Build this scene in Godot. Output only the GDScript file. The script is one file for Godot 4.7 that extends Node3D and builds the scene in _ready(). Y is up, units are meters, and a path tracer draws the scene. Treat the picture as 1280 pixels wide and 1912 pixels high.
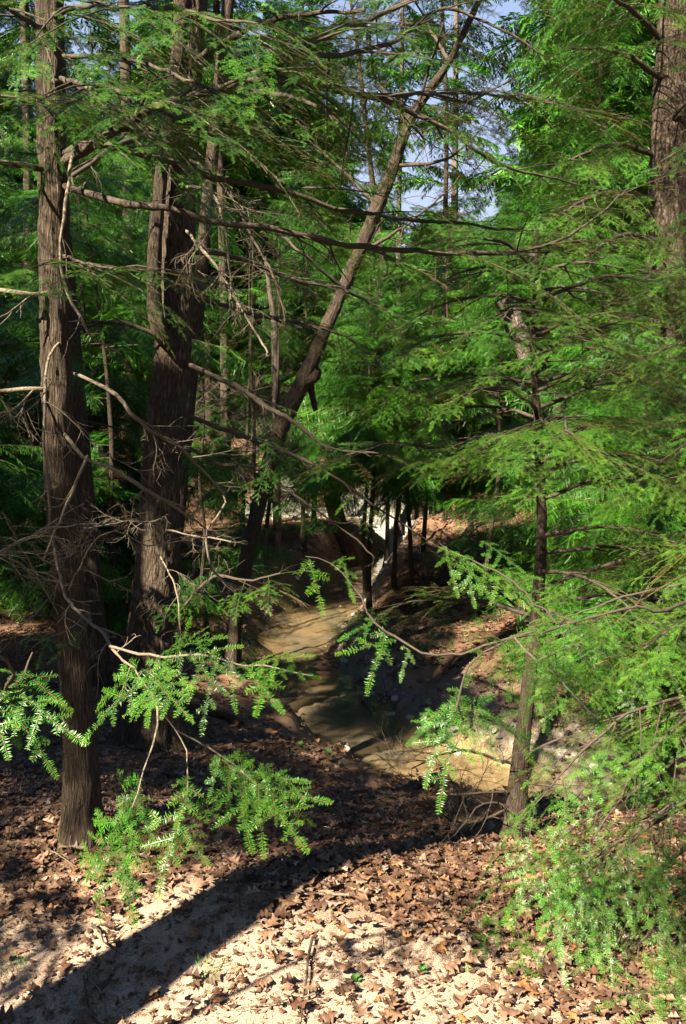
extends Node3D
# A hemlock ravine with a small stream. x right, y up, the view runs towards -z; d below is depth along -z.

const FOCAL := 1591.0            # pixels of the 1280 x 1912 photograph
const EYE := Vector3(0.0, 1.6, 0.0)
const PITCH := -5.6
const SUN_FROM := Vector3(-0.49, 0.643, 0.59)   # towards the sun: behind the camera, to the left
const WATER := -1.05

var view := Basis.from_euler(Vector3(deg_to_rad(PITCH), 0, 0))
var rng := RandomNumberGenerator.new()
var nz := FastNoiseLite.new()
var nz_fine := FastNoiseLite.new()
var nz_ridge := FastNoiseLite.new()
var used := {}
var M := {}
var spray := []        # near sprays, needle by needle
var bough := []        # whole boughs for trees further off
var bough_far := []
var ground_node: MeshInstance3D

# ------------------------------------------------------------------ helpers
class Build:
	var v := PackedVector3Array()
	var n := PackedVector3Array()
	var c := PackedColorArray()
	var uv := PackedVector2Array()
	var i := PackedInt32Array()
	func vert(p: Vector3, nn: Vector3, col: Color, t := Vector2.ZERO) -> int:
		v.append(p); n.append(nn); c.append(col); uv.append(t)
		return v.size() - 1
	func tri(a: int, b: int, d: int) -> void:
		i.append(a); i.append(b); i.append(d)
	func blade(p: Vector3, dir: Vector3, side: Vector3, nn: Vector3, l: float, w: float, c0: Color, c1: Color) -> void:
		var k := v.size()
		v.append(p); v.append(p + dir * l * 0.45 + side * w); v.append(p + dir * l); v.append(p + dir * l * 0.45 - side * w)
		for q in 4: n.append(nn); uv.append(Vector2.ZERO)
		c.append(c0); c.append(c1); c.append(c1); c.append(c1)
		if dir.cross(side).dot(nn) > 0.0:      # the front of the face looks the way its normal does
			i.append(k); i.append(k + 1); i.append(k + 2); i.append(k); i.append(k + 2); i.append(k + 3)
		else:
			i.append(k); i.append(k + 2); i.append(k + 1); i.append(k); i.append(k + 3); i.append(k + 2)
	func mesh() -> ArrayMesh:
		var a := []
		a.resize(Mesh.ARRAY_MAX)
		a[Mesh.ARRAY_VERTEX] = v; a[Mesh.ARRAY_NORMAL] = n; a[Mesh.ARRAY_COLOR] = c; a[Mesh.ARRAY_TEX_UV] = uv; a[Mesh.ARRAY_INDEX] = i
		var m := ArrayMesh.new()
		m.add_surface_from_arrays(Mesh.PRIMITIVE_TRIANGLES, a)
		return m

func at(px: float, py: float, d: float) -> Vector3:
	var r := view * Vector3((px - 640.0) / FOCAL, -(py - 956.0) / FOCAL, -1.0)
	return EYE + r * (d / -r.z)

func ground_at(px: float, py: float) -> Vector3:      # where a sight line meets the ground
	var r := view * Vector3((px - 640.0) / FOCAL, -(py - 956.0) / FOCAL, -1.0)
	r /= -r.z
	var d := 1.5
	while d < 60.0:
		var p := EYE + r * d
		if p.y < height(p.x, d): return p
		d += 0.04
	return EYE + r * 60.0

func rnd(a: float, b: float) -> float:
	return rng.randf_range(a, b)

func numbered(called: String) -> String:
	used[called] = used.get(called, -1) + 1
	return called if used[called] == 0 else "%s_%03d" % [called, used[called]]

func thing(called: String, label: String, category: String, where := Vector3.ZERO, group := "") -> Node3D:
	var o := Node3D.new()
	o.name = numbered(called)
	add_child(o)
	o.position = where
	o.set_meta("label", label)
	o.set_meta("category", category)
	if group: o.set_meta("group", group)
	return o

func part(parent: Node3D, called: String, m: Mesh, mat: Material, offset := true) -> MeshInstance3D:
	var o := MeshInstance3D.new()
	o.name = called
	o.mesh = m
	o.material_override = mat
	parent.add_child(o, true)
	if offset:                       # meshes are made in world places; the thing stands at its base
		var p: Node3D = parent
		var s := Vector3.ZERO
		while p != self:
			s += p.position
			p = p.get_parent()
		o.position = -s
	return o

func copies(parent: Node3D, called: String, m: Mesh, mat: Material, places: Array, tints: Array = []) -> MultiMeshInstance3D:
	if places.is_empty(): return null
	var mm := MultiMesh.new()
	mm.transform_format = MultiMesh.TRANSFORM_3D
	mm.use_colors = not tints.is_empty()
	mm.mesh = m
	mm.instance_count = places.size()
	for k in places.size():
		mm.set_instance_transform(k, places[k])
		if not tints.is_empty(): mm.set_instance_color(k, tints[k])
	var o := MultiMeshInstance3D.new()
	o.name = called
	o.multimesh = mm
	o.material_override = mat
	parent.add_child(o, true)
	var p: Node3D = parent
	var s := Vector3.ZERO
	while p != self:
		s += p.position
		p = p.get_parent()
	o.position = -s
	return o

func smooth(pts: Array, step: float) -> Array:         # Catmull-Rom through [position, radius]
	var out := []
	for k in pts.size() - 1:
		var a: Array = pts[max(k - 1, 0)]
		var b: Array = pts[k]
		var c: Array = pts[k + 1]
		var d: Array = pts[min(k + 2, pts.size() - 1)]
		var pb: Vector3 = b[0]
		var pc: Vector3 = c[0]
		var n: int = max(1, int(ceil(pb.distance_to(pc) / step)))
		for q in n:
			var t := float(q) / n
			out.append([pb.cubic_interpolate(pc, a[0], d[0], t), lerpf(b[1], c[1], t)])
	out.append(pts[-1])
	return out

func add_tube(b: Build, pts: Array, segs: int, rough := 0.0, col := Color.WHITE, cap := true) -> void:
	var up := Vector3(0.3, 0.2, 0.93)
	var base := b.v.size()
	var run := 0.0
	for k in pts.size():
		var p: Vector3 = pts[k][0]
		var r: float = pts[k][1]
		var t: Vector3 = (pts[min(k + 1, pts.size() - 1)][0] - pts[max(k - 1, 0)][0]).normalized()
		if k > 0: run += p.distance_to(pts[k - 1][0])
		var n1 := up - t * up.dot(t)
		if n1.length() < 0.05: n1 = t.cross(Vector3(0.9, 0.1, 0.2))
		n1 = n1.normalized()
		up = n1
		var n2 := t.cross(n1)
		for s in segs + 1:
			var a := TAU * (s % segs) / segs
			var o := n1 * cos(a) + n2 * sin(a)
			var rr := r
			if rough > 0.0:
				var q := p + o * r
				rr += rough * (nz_ridge.get_noise_3d(q.x, q.y * 0.22, q.z) * 0.8 + nz_fine.get_noise_3d(q.x * 0.6, q.y * 0.3, q.z * 0.6) * 0.35)
			b.vert(p + o * rr, o, col, Vector2(float(s) / segs, run))
	var w := segs + 1
	for k in pts.size() - 1:
		for s in segs:
			var a := base + k * w + s
			b.tri(a, a + w, a + 1)
			b.tri(a + 1, a + w, a + w + 1)
	if cap:
		for e in [0, pts.size() - 1]:
			var q: int = b.vert(pts[e][0], Vector3.UP, col, Vector2(0.5, run))
			for s in segs:
				var a: int = base + e * w + s
				b.tri(q, a, a + 1)

func shade_normals(b: Build) -> void:                   # normals from the faces, for displaced bark
	var acc := PackedVector3Array()
	acc.resize(b.v.size())
	for k in range(0, b.i.size(), 3):
		var p := b.v[b.i[k]]
		var f := (b.v[b.i[k + 2]] - p).cross(b.v[b.i[k + 1]] - p)
		for q in 3: acc[b.i[k + q]] += f
	for k in b.v.size():
		if acc[k].length() > 1e-12: b.n[k] = acc[k].normalized()

func turned(x: Vector3, hint: Vector3, scale := 1.0, where := Vector3.ZERO) -> Transform3D:
	x = x.normalized()
	var n := hint - x * hint.dot(x)
	if n.length() < 0.02: n = Vector3(0.2, 0.1, 1.0) - x * x.dot(Vector3(0.2, 0.1, 1.0))
	n = n.normalized()
	return Transform3D(Basis(x * scale, n * scale, x.cross(n) * scale), where)

# ------------------------------------------------------------------ terrain
var stream_line := [Vector2(9, 3.4), Vector2(5, 4.0), Vector2(3, 4.6), Vector2(1.75, 5.3), Vector2(1.0, 5.95), Vector2(0.42, 6.75), Vector2(-0.12, 7.9), Vector2(-0.62, 9.1), Vector2(-0.68, 10.4), Vector2(-0.4, 12.0), Vector2(0.0, 14.0), Vector2(0.5, 16.4), Vector2(1.3, 18.2), Vector2(3.5, 19.4), Vector2(8, 20.5), Vector2(16, 21)]
var hills := []

func stream_gap(x: float, d: float) -> Array:           # [distance to the middle of the stream, which side, place along it]
	var p := Vector2(x, d)
	var best := 1e9
	var side := 1.0
	var along := 0.0
	for k in stream_line.size() - 1:
		var a: Vector2 = stream_line[k]
		var b: Vector2 = stream_line[k + 1]
		var t: float = clampf((p - a).dot(b - a) / (b - a).length_squared(), 0.0, 1.0)
		var q := a.lerp(b, t)
		var s := p.distance_to(q)
		if s < best:
			best = s
			side = signf((b - a).cross(p - q))
			along = k + t
	return [best, side, along]

func terrain(x: float, d: float) -> float:
	var sum := 0.0
	var w := 0.0
	for h: Vector3 in hills:
		var r := (x - h.x) * (x - h.x) + (d - h.y) * (d - h.y)
		var k := 1.0 / (r * r + 0.12)
		sum += h.z * k
		w += k
	return sum / w

func height(x: float, d: float) -> float:
	var h := terrain(x, d)
	h += nz.get_noise_2d(x * 3.0, d * 3.0) * 0.07 + nz.get_noise_2d(x * 11.0 + 40.0, d * 11.0) * 0.025
	if d > 2.5 and d < 26.0:
		var g := stream_gap(x, d)
		var half := 0.45 + 0.14 * nz.get_noise_1d(g[2] * 25.0)
		if d > 13.0: half = 0.36
		if x > 0.5 and d < 8.0: half *= 0.7
		var bank := 0.55 if g[1] > 0.0 else 0.85
		if d > 18.5 : bank = 0.9
		bank += 0.3 * nz.get_noise_2d(x * 6.0, d * 6.0)
		if g[0] < half + bank:
			var bed := -1.15 + 0.05 * nz.get_noise_2d(x * 7.0, d * 7.0) + 0.03 * nz.get_noise_2d(x * 40.0, d * 40.0)
			h = lerpf(minf(bed, h), h, smoothstep(half - 0.1, half + bank, g[0]))
		if g[0] > half and g[0] < half + bank + 0.5: h += 0.06 * nz.get_noise_2d(x * 35.0, d * 35.0)
	return h

func spot(x: float, d: float, lift := 0.0) -> Vector3:
	return Vector3(x, height(x, d) + lift, -d)

func grade(u: float, near: float, far: float) -> float:
	return signf(u) * (near * absf(u) + far * pow(absf(u), 3.5))

func make_ground() -> void:
	for h in [[0,0,0],[-2,0,.02],[2,0,0],[0,2.5,0],[-1.05,3.4,-.04],[1,3.4,-.06],[2.2,2.5,.02],[0,4.3,-.27],[0,5.0,-.53],[.45,4.75,-.56],[0,5.6,-.78],[.5,5.4,-.8],[1.1,4.9,-.62],[-.6,6.3,-.75],[-1.2,5.3,-.38],[-2.5,4.5,-.12],[-.6,5.5,-.53],[.9,4.3,-.40],[1.8,3.9,-.38],[3.5,3,-.25],
			[-4,0,.1],[4,0,.05],[0,-6,0],[-6,-6,.3],[6,-6,.3],[-1.8,7,-.5],[-3,8,-.45],[-2.0,9.4,-.7],[-2.2,11,-.6],[-5,9,.15],[-4,13,.0],[-8,13,1.2],[-6,18,.8],[-2.6,15,-.45],[-2.2,18,-.4],[-8,25,2.6],[-4,25,1.3],[-15,20,4.2],[-15,10,3],[-10,4,1.2],
			[.9,8.6,-.75],[1.7,8.6,-.5],[1.1,10.5,-.7],[1.9,11,-.35],[1.5,13,-.3],[2.4,14,.05],[2.9,16.2,.35],[1.7,16,-.1],[4,12,-.1],[3.1,9.6,-.45],[5,9,.2],[5,15,.7],[3.0,7.0,-.6],[6,6.4,0],[10,10,1.5],[10,16,2],
			[0,19.6,-.5],[-1.2,19.3,-.3],[.8,20.6,.1],[-1.5,21.5,.6],[2.5,22,.6],[1,24,1.0],[-1.5,24.5,1.3],[0,28,1.9],[5,26,1.8],[0,40,4.4],[-15,40,5.6],[15,40,5.4],[15,25,3.5],[0,60,8.5],[-30,60,9.5],[30,60,9.5],[0,100,13],[-60,100,14],[60,100,14],[0,170,18],[-90,50,9],[90,50,9],[-40,-20,2],[40,-20,2],[0,-60,3]]:
		hills.append(Vector3(h[0], h[1], h[2]))
	var b := Build.new()
	var nx := 260
	var nd := 330
	for r in nd + 1:
		var v := float(r) / nd
		var d := -14.0 + 12.0 * v / 0.1 if v < 0.1 else (-2.0 + 26.0 * (v - 0.1) / 0.75 if v < 0.85 else 24.0 + 1.9 * (v - .85) * 100.0 + 110.0 * pow((v - 0.85) / 0.15, 2.0))
		for k in nx + 1:
			var u := 2.0 * k / nx - 1.0
			var x := grade(u, 7.0, 90.0)
			var h := height(x, d)
			b.vert(Vector3(x, h, -d), Vector3.UP, soil(x, d, h), Vector2(x, d))
	var w := nx + 1
	for r in nd:
		for k in nx:
			var a := r * w + k
			b.tri(a, a + w, a + 1)
			b.tri(a + 1, a + w, a + w + 1)
	shade_normals(b)
	ground_node = part(self, "ground", b.mesh(), M.soil, false)
	ground_node.set_meta("kind", "structure")
	ground_node.set_meta("label", "ravine floor of needle duff, leaf litter and shale banks")

func soil(x: float, d: float, h: float) -> Color:
	var duff := Color(0.31, 0.23, 0.165)
	var loam := Color(0.105, 0.062, 0.036).lerp(Color(0.17, 0.10, 0.06), smoothstep(-0.25, 0.25, nz.get_noise_2d(x * 13.0 + 90.0, d * 13.0)))
	var path := smoothstep(3.0, 2.3, d + 0.5 * nz.get_noise_2d(x * 8.0, d * 8.0) + 0.25 * x)
	var c := loam.lerp(duff, path)
	if d > 4.0 and d < 26.0:
		var g := stream_gap(x, d)
		var silt := Color(0.175, 0.125, 0.06).lerp(Color(0.11, 0.092, 0.062), smoothstep(-0.1, 0.35, nz.get_noise_2d(x * 9.0 + 7.0, d * 9.0)))
		var stone := Color(0.15, 0.128, 0.10)
		c = c.lerp(stone, smoothstep(1.15, 0.7, g[0] + 0.3 * nz.get_noise_2d(x * 7.0, d * 7.0)) * (1.0 if g[1] < 0.0 or d > 17.5 else 0.25))
		c = c.lerp(silt, smoothstep(0.72, 0.5, g[0]))
		if d > 18.4 and d < 23.0 and x > -2.3 and x < 2.0:
			c = c.lerp(Color(0.27, 0.265, 0.225), smoothstep(-0.25, 0.0, nz.get_noise_2d(x * 10.0, d * 10.0) + 0.15) * smoothstep(0.7, 0.2, h))
	return c

func make_water() -> void:
	var b := Build.new()
	var line := []
	for k in stream_line.size():
		line.append([Vector3(stream_line[k].x, WATER, -stream_line[k].y), 0.0])
	line = smooth(line, 0.05)
	var cols := 30
	for k in line.size():
		var p: Vector3 = line[k][0]
		var t: Vector3 = (line[min(k + 1, line.size() - 1)][0] - line[max(k - 1, 0)][0]).normalized()
		var s := t.cross(Vector3.UP)
		for q in cols + 1:
			var o := p + s * (2.0 * q / cols - 1.0) * 0.85
			o.y = WATER + nz.get_noise_2d(o.x * 45.0, o.z * 45.0) * 0.004 + nz_fine.get_noise_2d(o.x * 0.5, o.z * 0.5) * 0.0022
			b.vert(o, Vector3.UP, Color.WHITE, Vector2(o.x, o.z))
	var w := cols + 1
	for k in line.size() - 1:
		for q in cols:
			var a := k * w + q
			b.tri(a, a + w, a + 1)
			b.tri(a + 1, a + w, a + w + 1)
	shade_normals(b)
	for k in b.n.size():
		if b.n[k].y < 0.0: b.n[k] = -b.n[k]
	var o := part(self, "stream_water", b.mesh(), M.water, false)
	o.set_meta("kind", "structure")
	o.set_meta("label", "shallow clear stream winding between the banks")

# ------------------------------------------------------------------ materials
func ramp(stops: Array) -> Gradient:
	var g := Gradient.new()
	var o := PackedFloat32Array()
	var c := PackedColorArray()
	for s in stops:
		o.append(s[0]); c.append(s[1])
	g.offsets = o
	g.colors = c
	return g

func noise_tex(size: Vector2i, freq: float, oct: int, kind: int, fractal: int, seed_: int, colors: Gradient = null) -> NoiseTexture2D:
	var n := FastNoiseLite.new()
	n.noise_type = kind
	n.frequency = freq
	n.fractal_type = fractal
	n.fractal_octaves = oct
	n.seed = seed_
	var t := NoiseTexture2D.new()
	t.width = size.x
	t.height = size.y
	t.seamless = true
	t.noise = n
	if colors: t.color_ramp = colors
	return t

func bark_tex(colors: Gradient) -> NoiseTexture2D:         # furrowed plates
	var t := noise_tex(Vector2i(512, 512), 0.035, 4, FastNoiseLite.TYPE_CELLULAR, FastNoiseLite.FRACTAL_FBM, 11, colors)
	var n: FastNoiseLite = t.noise
	n.cellular_return_type = FastNoiseLite.RETURN_DISTANCE2_SUB
	n.cellular_jitter = 1.0
	n.fractal_gain = 0.6
	n.domain_warp_enabled = true
	n.domain_warp_amplitude = 24.0
	n.domain_warp_frequency = 0.02
	return t

func mat(rough: float, vertex := true, spec := 0.5) -> StandardMaterial3D:
	var m := StandardMaterial3D.new()
	m.roughness = rough
	m.vertex_color_use_as_albedo = vertex
	m.metallic_specular = spec
	return m

func grey(v: float) -> Color:
	return Color(v, v, v).linear_to_srgb()

func lin(r: float, g: float, b: float) -> Color:
	return Color(r, g, b).linear_to_srgb()

func make_materials() -> void:
	var m := mat(0.95, true, 0.2)
	m.albedo_texture = noise_tex(Vector2i(1024, 1024), 0.06, 7, FastNoiseLite.TYPE_SIMPLEX, FastNoiseLite.FRACTAL_FBM, 3, ramp([[0.0, grey(.35)], [0.4, grey(.7)], [0.6, grey(.95)], [1.0, grey(1.0)]]))
	m.heightmap_enabled = true
	m.heightmap_texture = noise_tex(Vector2i(1024, 1024), 0.09, 7, FastNoiseLite.TYPE_SIMPLEX, FastNoiseLite.FRACTAL_FBM, 4)
	m.heightmap_scale = 0.35
	m.uv1_triplanar = true
	m.uv1_world_triplanar = true
	m.uv1_scale = Vector3(1.7, 1.7, 1.7)
	M.soil = m

	for kind in [["bark", 0.058, 0.044, 0.031], ["bark_red", 0.085, 0.045, 0.028], ["bark_grey", 0.12, 0.10, 0.08]]:
		var c := Vector3(kind[1], kind[2], kind[3])
		m = mat(0.9, true, 0.25)
		m.albedo_texture = bark_tex(ramp([[0.0, lin(c.x * .3, c.y * .28, c.z * .26)], [0.3, lin(c.x * .7, c.y * .68, c.z * .66)], [0.6, lin(c.x * 1.2, c.y * 1.2, c.z * 1.2)], [1.0, lin(c.x * 2.1, c.y * 2.2, c.z * 2.3)]]))
		m.heightmap_enabled = true
		m.heightmap_texture = bark_tex(null)
		m.heightmap_scale = 1.4
		m.uv1_scale = Vector3(2, 0.55, 1)
		M[kind[0]] = m
	m = mat(0.85, false, 0.3)                        # dead limbs, weathered pale
	m.albedo_texture = noise_tex(Vector2i(512, 512), 0.03, 4, FastNoiseLite.TYPE_SIMPLEX, FastNoiseLite.FRACTAL_FBM, 21, ramp([[0.0, lin(.025, .019, .013)], [0.45, lin(.085, .066, .046)], [0.7, lin(.15, .125, .09)], [1.0, lin(.30, .27, .21)]]))
	m.uv1_scale = Vector3(1, 5, 1)
	M.dead = m
	m = mat(0.85, false, 0.3)
	m.albedo_texture = noise_tex(Vector2i(512, 512), 0.03, 4, FastNoiseLite.TYPE_SIMPLEX, FastNoiseLite.FRACTAL_FBM, 22, ramp([[0.0, lin(.016, .012, .009)], [0.5, lin(.036, .027, .019)], [1.0, lin(.09, .07, .05)]]))
	m.uv1_scale = Vector3(1, 5, 1)
	M.limb = m

	m = mat(0.38, true, 0.3)
	m.backlight_enabled = true
	m.backlight = Color(0.42, 0.5, 0.2)
	M.needle = m
	m = mat(0.55, true, 0.4)
	m.backlight_enabled = true
	m.backlight = Color(0.5, 0.42, 0.3)
	M.leaf = m
	M.green_leaf = mat(0.45)
	M.green_leaf.backlight_enabled = true
	M.green_leaf.backlight = Color(0.6, 0.7, 0.3)
	m = mat(0.9, true, 0.3)
	m.albedo_texture = noise_tex(Vector2i(256, 256), 0.04, 4, FastNoiseLite.TYPE_SIMPLEX, FastNoiseLite.FRACTAL_FBM, 31, ramp([[0.0, grey(.55)], [1.0, grey(1.25)]]))
	m.uv1_triplanar = true
	m.uv1_scale = Vector3(4, 4, 4)
	M.rock = m
	m = mat(0.06, false, 0.5)
	m.transparency = BaseMaterial3D.TRANSPARENCY_ALPHA
	m.albedo_color = Color(0.42, 0.36, 0.25, 0.16)
	M.water = m

# ------------------------------------------------------------------ foliage shapes
func green(k: float) -> Color:       # hemlock green, older to newer growth (linear values)
	return Color(0.006, 0.036, 0.006).lerp(Color(0.058, 0.17, 0.012), k)

func needle_twig(b: Build, p0: Vector3, dir: Vector3, up: Vector3, l: float, young: float, gap: float, size: float) -> Vector3:
	# a leafy shoot: two flat ranks of needles along a thin stem that bends down a little; returns its tip
	var side := dir.cross(up).normalized()
	var n := int(l / gap)
	var wood := Color(0.10, 0.062, 0.034)
	var p := p0
	var sag := rnd(0.2, 0.9)
	var yaw := rnd(-0.5, 0.5)
	for k in n:
		var t := float(k) / n
		var now := (dir - up * sag * t * t * 0.35 + side * yaw * t * 0.4).normalized()
		var s2 := now.cross(up).normalized()
		var q := p + now * gap
		var nl := size * (1.0 - 0.55 * t * t) * rnd(0.55, 1.15) * minf(1.0, 0.6 + 3.0 * t)
		for sg in [-1.0, 1.0]:
			var out: Vector3 = (s2 * sg + now * rnd(-0.05, 0.65) + up * rnd(-0.3, 0.4)).normalized()
			var flat: Vector3 = now.lerp(Vector3(rnd(-1, 1), rnd(-1, 1), rnd(-1, 1)), 0.12)
			flat = (flat - out * flat.dot(out)).normalized()
			var nn: Vector3 = out.cross(flat) * -sg
			if nn.dot(up) < 0.0: nn = -nn
			var g := green(clampf(young + 0.55 * t * t + rnd(-0.15, 0.15), 0.0, 1.0))
			b.blade(p, out, flat, nn, nl, nl * 0.058 + 0.0002, g * 0.9, g)
		if rng.randf() < 0.4:
			var g := green(young)
			b.blade(p, (now + up * 0.8).normalized(), s2, up, nl * 0.6, nl * 0.09, g, g)
		var w := 0.0011 * (1.1 - 0.7 * t)
		b.blade(p, now, s2, up, gap * 1.3, w, wood, wood)
		b.blade(p, now, up, s2, gap * 1.3, w, wood, wood)
		p = q
	return p

const SPRAY_LONG := [0.34, 0.34, 0.34, 0.21, 0.21, 0.12, 0.12]

func make_spray(s: int) -> ArrayMesh:                  # in its own x-z plane, growing along +x; needles keep their size whatever its length
	rng.seed = 900 + s
	var b := Build.new()
	var l: float = SPRAY_LONG[s] - 0.04
	var p := Vector3.ZERO
	var dir := Vector3(1, 0, 0)
	var up := Vector3.UP
	var n := int(round(l / 0.024))
	var flip := 1.0
	for k in n:
		var t := float(k) / n
		dir = (dir + Vector3(0, -0.045 * t - 0.01, rnd(-0.05, 0.05))).normalized()
		up = (Vector3.UP - dir * dir.y).normalized()
		var q := needle_twig(b, p, dir, up, l / n, 0.15, 0.0030, 0.0120)
		var prof := sin(PI * pow(clampf(0.10 + t * 0.9, 0, 1), 0.75))
		if rng.randf() < 0.9:
			var len := (0.02 + l * 0.33 * prof) * rnd(0.6, 1.15)
			var a := rnd(0.75, 1.1)
			var d2 := (dir * cos(a) + dir.cross(up) * sin(a) * flip + up * rnd(-0.2, 0.08)).normalized()
			var u2 := (up - d2 * up.dot(d2)).normalized()
			needle_twig(b, p, d2, u2, len, rnd(0.05, 0.4), 0.0033, 0.0142)
			if len > 0.075:
				for e in 2:
					var a3: float = rnd(0.6, 0.9) * (1.0 if e == 0 else -1.0)
					var d3 := d2.rotated(u2, a3)
					needle_twig(b, p + d2 * len * rnd(0.3, 0.6), d3, u2, len * rnd(0.3, 0.5), rnd(0.2, 0.6), 0.0033, 0.0130)
		flip = -flip
		p += dir * l / n
	needle_twig(b, p, dir, up, 0.05, 0.5, 0.0032, 0.0125)
	return b.mesh()

func make_bough(s: int, far: bool) -> ArrayMesh:       # 1.8 m long bough with its wood, growing along +x
	rng.seed = 1300 + s
	var b := Build.new()
	var l := 1.8
	var wood := Color(0.04, 0.03, 0.02)
	var path := []
	var p := Vector3.ZERO
	var dir := Vector3(1, 0.06, 0)
	var n := 24
	for k in n + 1:
		path.append([p, lerpf(0.010, 0.002, float(k) / n)])
		dir = (dir + Vector3(0, -0.02 + rnd(-0.05, 0.05), rnd(-0.13, 0.13))).normalized()
		p += dir * l / n
	add_tube(b, path, 4, 0.0, wood, false)
	var flip := 1.0
	for k in range(3, n + 1):
		for e in 2:
			if rng.randf() < 0.2: continue
			flip = -flip
			var t := float(k) / n
			var o: Vector3 = path[k][0]
			var f: Vector3 = (path[k][0] - path[k - 1][0]).normalized()
			var len := 0.58 * sin(PI * pow(clampf(0.08 + t * 0.86, 0, 1), 0.85)) * rnd(0.3, 1.35) + 0.06
			var a := rnd(0.7, 1.15)
			var d2 := (f * cos(a) + f.cross(Vector3.UP) * sin(a) * flip + Vector3(0, rnd(-0.4, 0.15), 0)).normalized()
			var m := int(len / 0.034) + 1
			var q := o
			for j in m:
				var tt := float(j) / m
				d2 = (d2 + Vector3(rnd(-.08, .08), -0.045, rnd(-.08, .08))).normalized()
				b.blade(q, d2, Vector3.UP, d2.cross(Vector3.UP), 0.045, 0.002, wood, wood)
				for sg in [-1.0, 1.0]:
					if rng.randf() < 0.15: continue
					var a3 := rnd(0.65, 1.05)
					var d3: Vector3 = (d2 * cos(a3) + d2.cross(Vector3.UP).normalized() * sin(a3) * sg + Vector3(0, rnd(-0.65, 0.15), 0)).normalized()
					var l3 := (0.06 + 0.10 * sin(PI * (0.15 + 0.8 * tt))) * rnd(0.7, 1.2)
					var up := (Vector3.UP + Vector3(rnd(-.75, .75), 0, rnd(-.75, .75)))
					up = (up - d3 * up.dot(d3)).normalized()
					var g := green(clampf(0.15 + 0.35 * t + rnd(-0.2, 0.3), 0.0, 1.0))
					var side := d3.cross(up)
					if far:
						b.blade(q, d3, side, up, l3 * 1.1, 0.014, g * 0.9, g)
					else:
						var cnt := int(l3 / 0.0085)
						for z in cnt:
							var nl := 0.0135 * (1.0 - 0.5 * float(z) / cnt)
							var at0 := q + d3 * (l3 * z / cnt)
							for s3 in [-1.0, 1.0]:
								var w := b.v.size()
								var out: Vector3 = (side * s3 + d3 * 0.45 + up * rnd(-0.25, 0.25))
								b.v.append(at0 - d3 * 0.0022); b.v.append(at0 + out * nl); b.v.append(at0 + d3 * 0.0028)
								for r in 3: b.n.append(up); b.uv.append(Vector2.ZERO); b.c.append(g)
								if s3 < 0: b.tri(w, w + 1, w + 2)
								else: b.tri(w, w + 2, w + 1)
				q += d2 * len / m
	return b.mesh()

# ------------------------------------------------------------------ trees
class Growth:
	var node: Node3D
	var sprays := [[], [], [], [], [], [], []]
	var tints := [[], [], [], [], [], [], []]
	var boughs := [[], [], []]
	var bough_tints := [[], [], []]
	var path := []
	var coarse := false

func px_path(list: Array, width_scale := 1.0) -> Array:   # [px, py, depth, width in photo pixels] -> [place, radius]
	var out := []
	for a in list:
		out.append([at(a[0], a[1], a[2]), 0.5 * a[3] * a[2] / FOCAL * width_scale])
	return out

func trunk_tree(called: String, label: String, category: String, path: Array, material: Material, rough: float, segs := 24, step := 0.06, flare := 1.0) -> Growth:
	var t := Growth.new()
	t.node = thing(called, label, category, path[0][0])
	var pts := smooth(path, step)
	t.path = pts
	var b := Build.new()
	if flare > 1.0:
		for k in pts.size():
			var s: float = pts[k][0].distance_to(pts[0][0])
			pts[k] = [pts[k][0], pts[k][1] * (1.0 + (flare - 1.0) * exp(-s / 0.2))]
	add_tube(b, pts, segs, rough)
	if flare > 1.0:                                   # root ridges spread into the ground
		for k in b.v.size():
			var s: float = b.v[k].y - path[0][0].y
			if s < 0.5:
				var c: Vector3 = path[0][0]
				var o := Vector3(b.v[k].x - c.x, 0, b.v[k].z - c.z)
				var a := atan2(o.z, o.x)
				b.v[k] += o * (0.7 * (0.5 + 0.5 * sin(a * 5.0 + c.x * 9.0)) * exp(-maxf(s, 0.0) / 0.12))
	shade_normals(b)
	for k in b.v.size():                               # moss and lichen on the bark
		var q := b.v[k]
		var f := nz.get_noise_3d(q.x * 30.0, q.y * 12.0, q.z * 30.0)
		var low := smoothstep(0.35, 0.0, q.y - path[0][0].y + 0.3 * f)
		if called == "hemlock_tree" and rough > 0.008: b.c[k] = Color(1, 1, 1).lerp(Color(0.75, 1.05, 0.45), low * smoothstep(-0.2, 0.2, f)).lerp(Color(1.4, 1.5, 1.35), 0.6 * smoothstep(0.18, 0.4, f))
	part(t.node, "trunk", b.mesh(), material)
	return t

func fine_twigs(b: Build, p: Vector3, dir: Vector3, l: float, r: float, depth: int) -> void:
	var pts := [[p, r]]
	var n := 5
	var q := p
	var bend := Vector3(rnd(-1, 1), rnd(-0.9, 0.5), rnd(-1, 1)) * 0.22
	var spots := []
	for k in n:
		dir = (dir + bend + Vector3(rnd(-.12, .12), rnd(-.12, .12), rnd(-.12, .12))).normalized()
		q += dir * l / n
		pts.append([q, lerpf(r, r * 0.35, float(k + 1) / n)])
		spots.append([q, dir])
	add_tube(b, pts, 3, 0.0, Color.WHITE, false)
	if depth > 0:
		for s in spots:
			if rng.randf() < 0.75:
				var d2: Vector3 = (s[1] + Vector3(rnd(-1, 1), rnd(-1, 1), rnd(-1, 1)) * 0.75).normalized()
				fine_twigs(b, s[0], d2, l * rnd(0.35, 0.7), r * 0.55, depth - 1)

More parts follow.
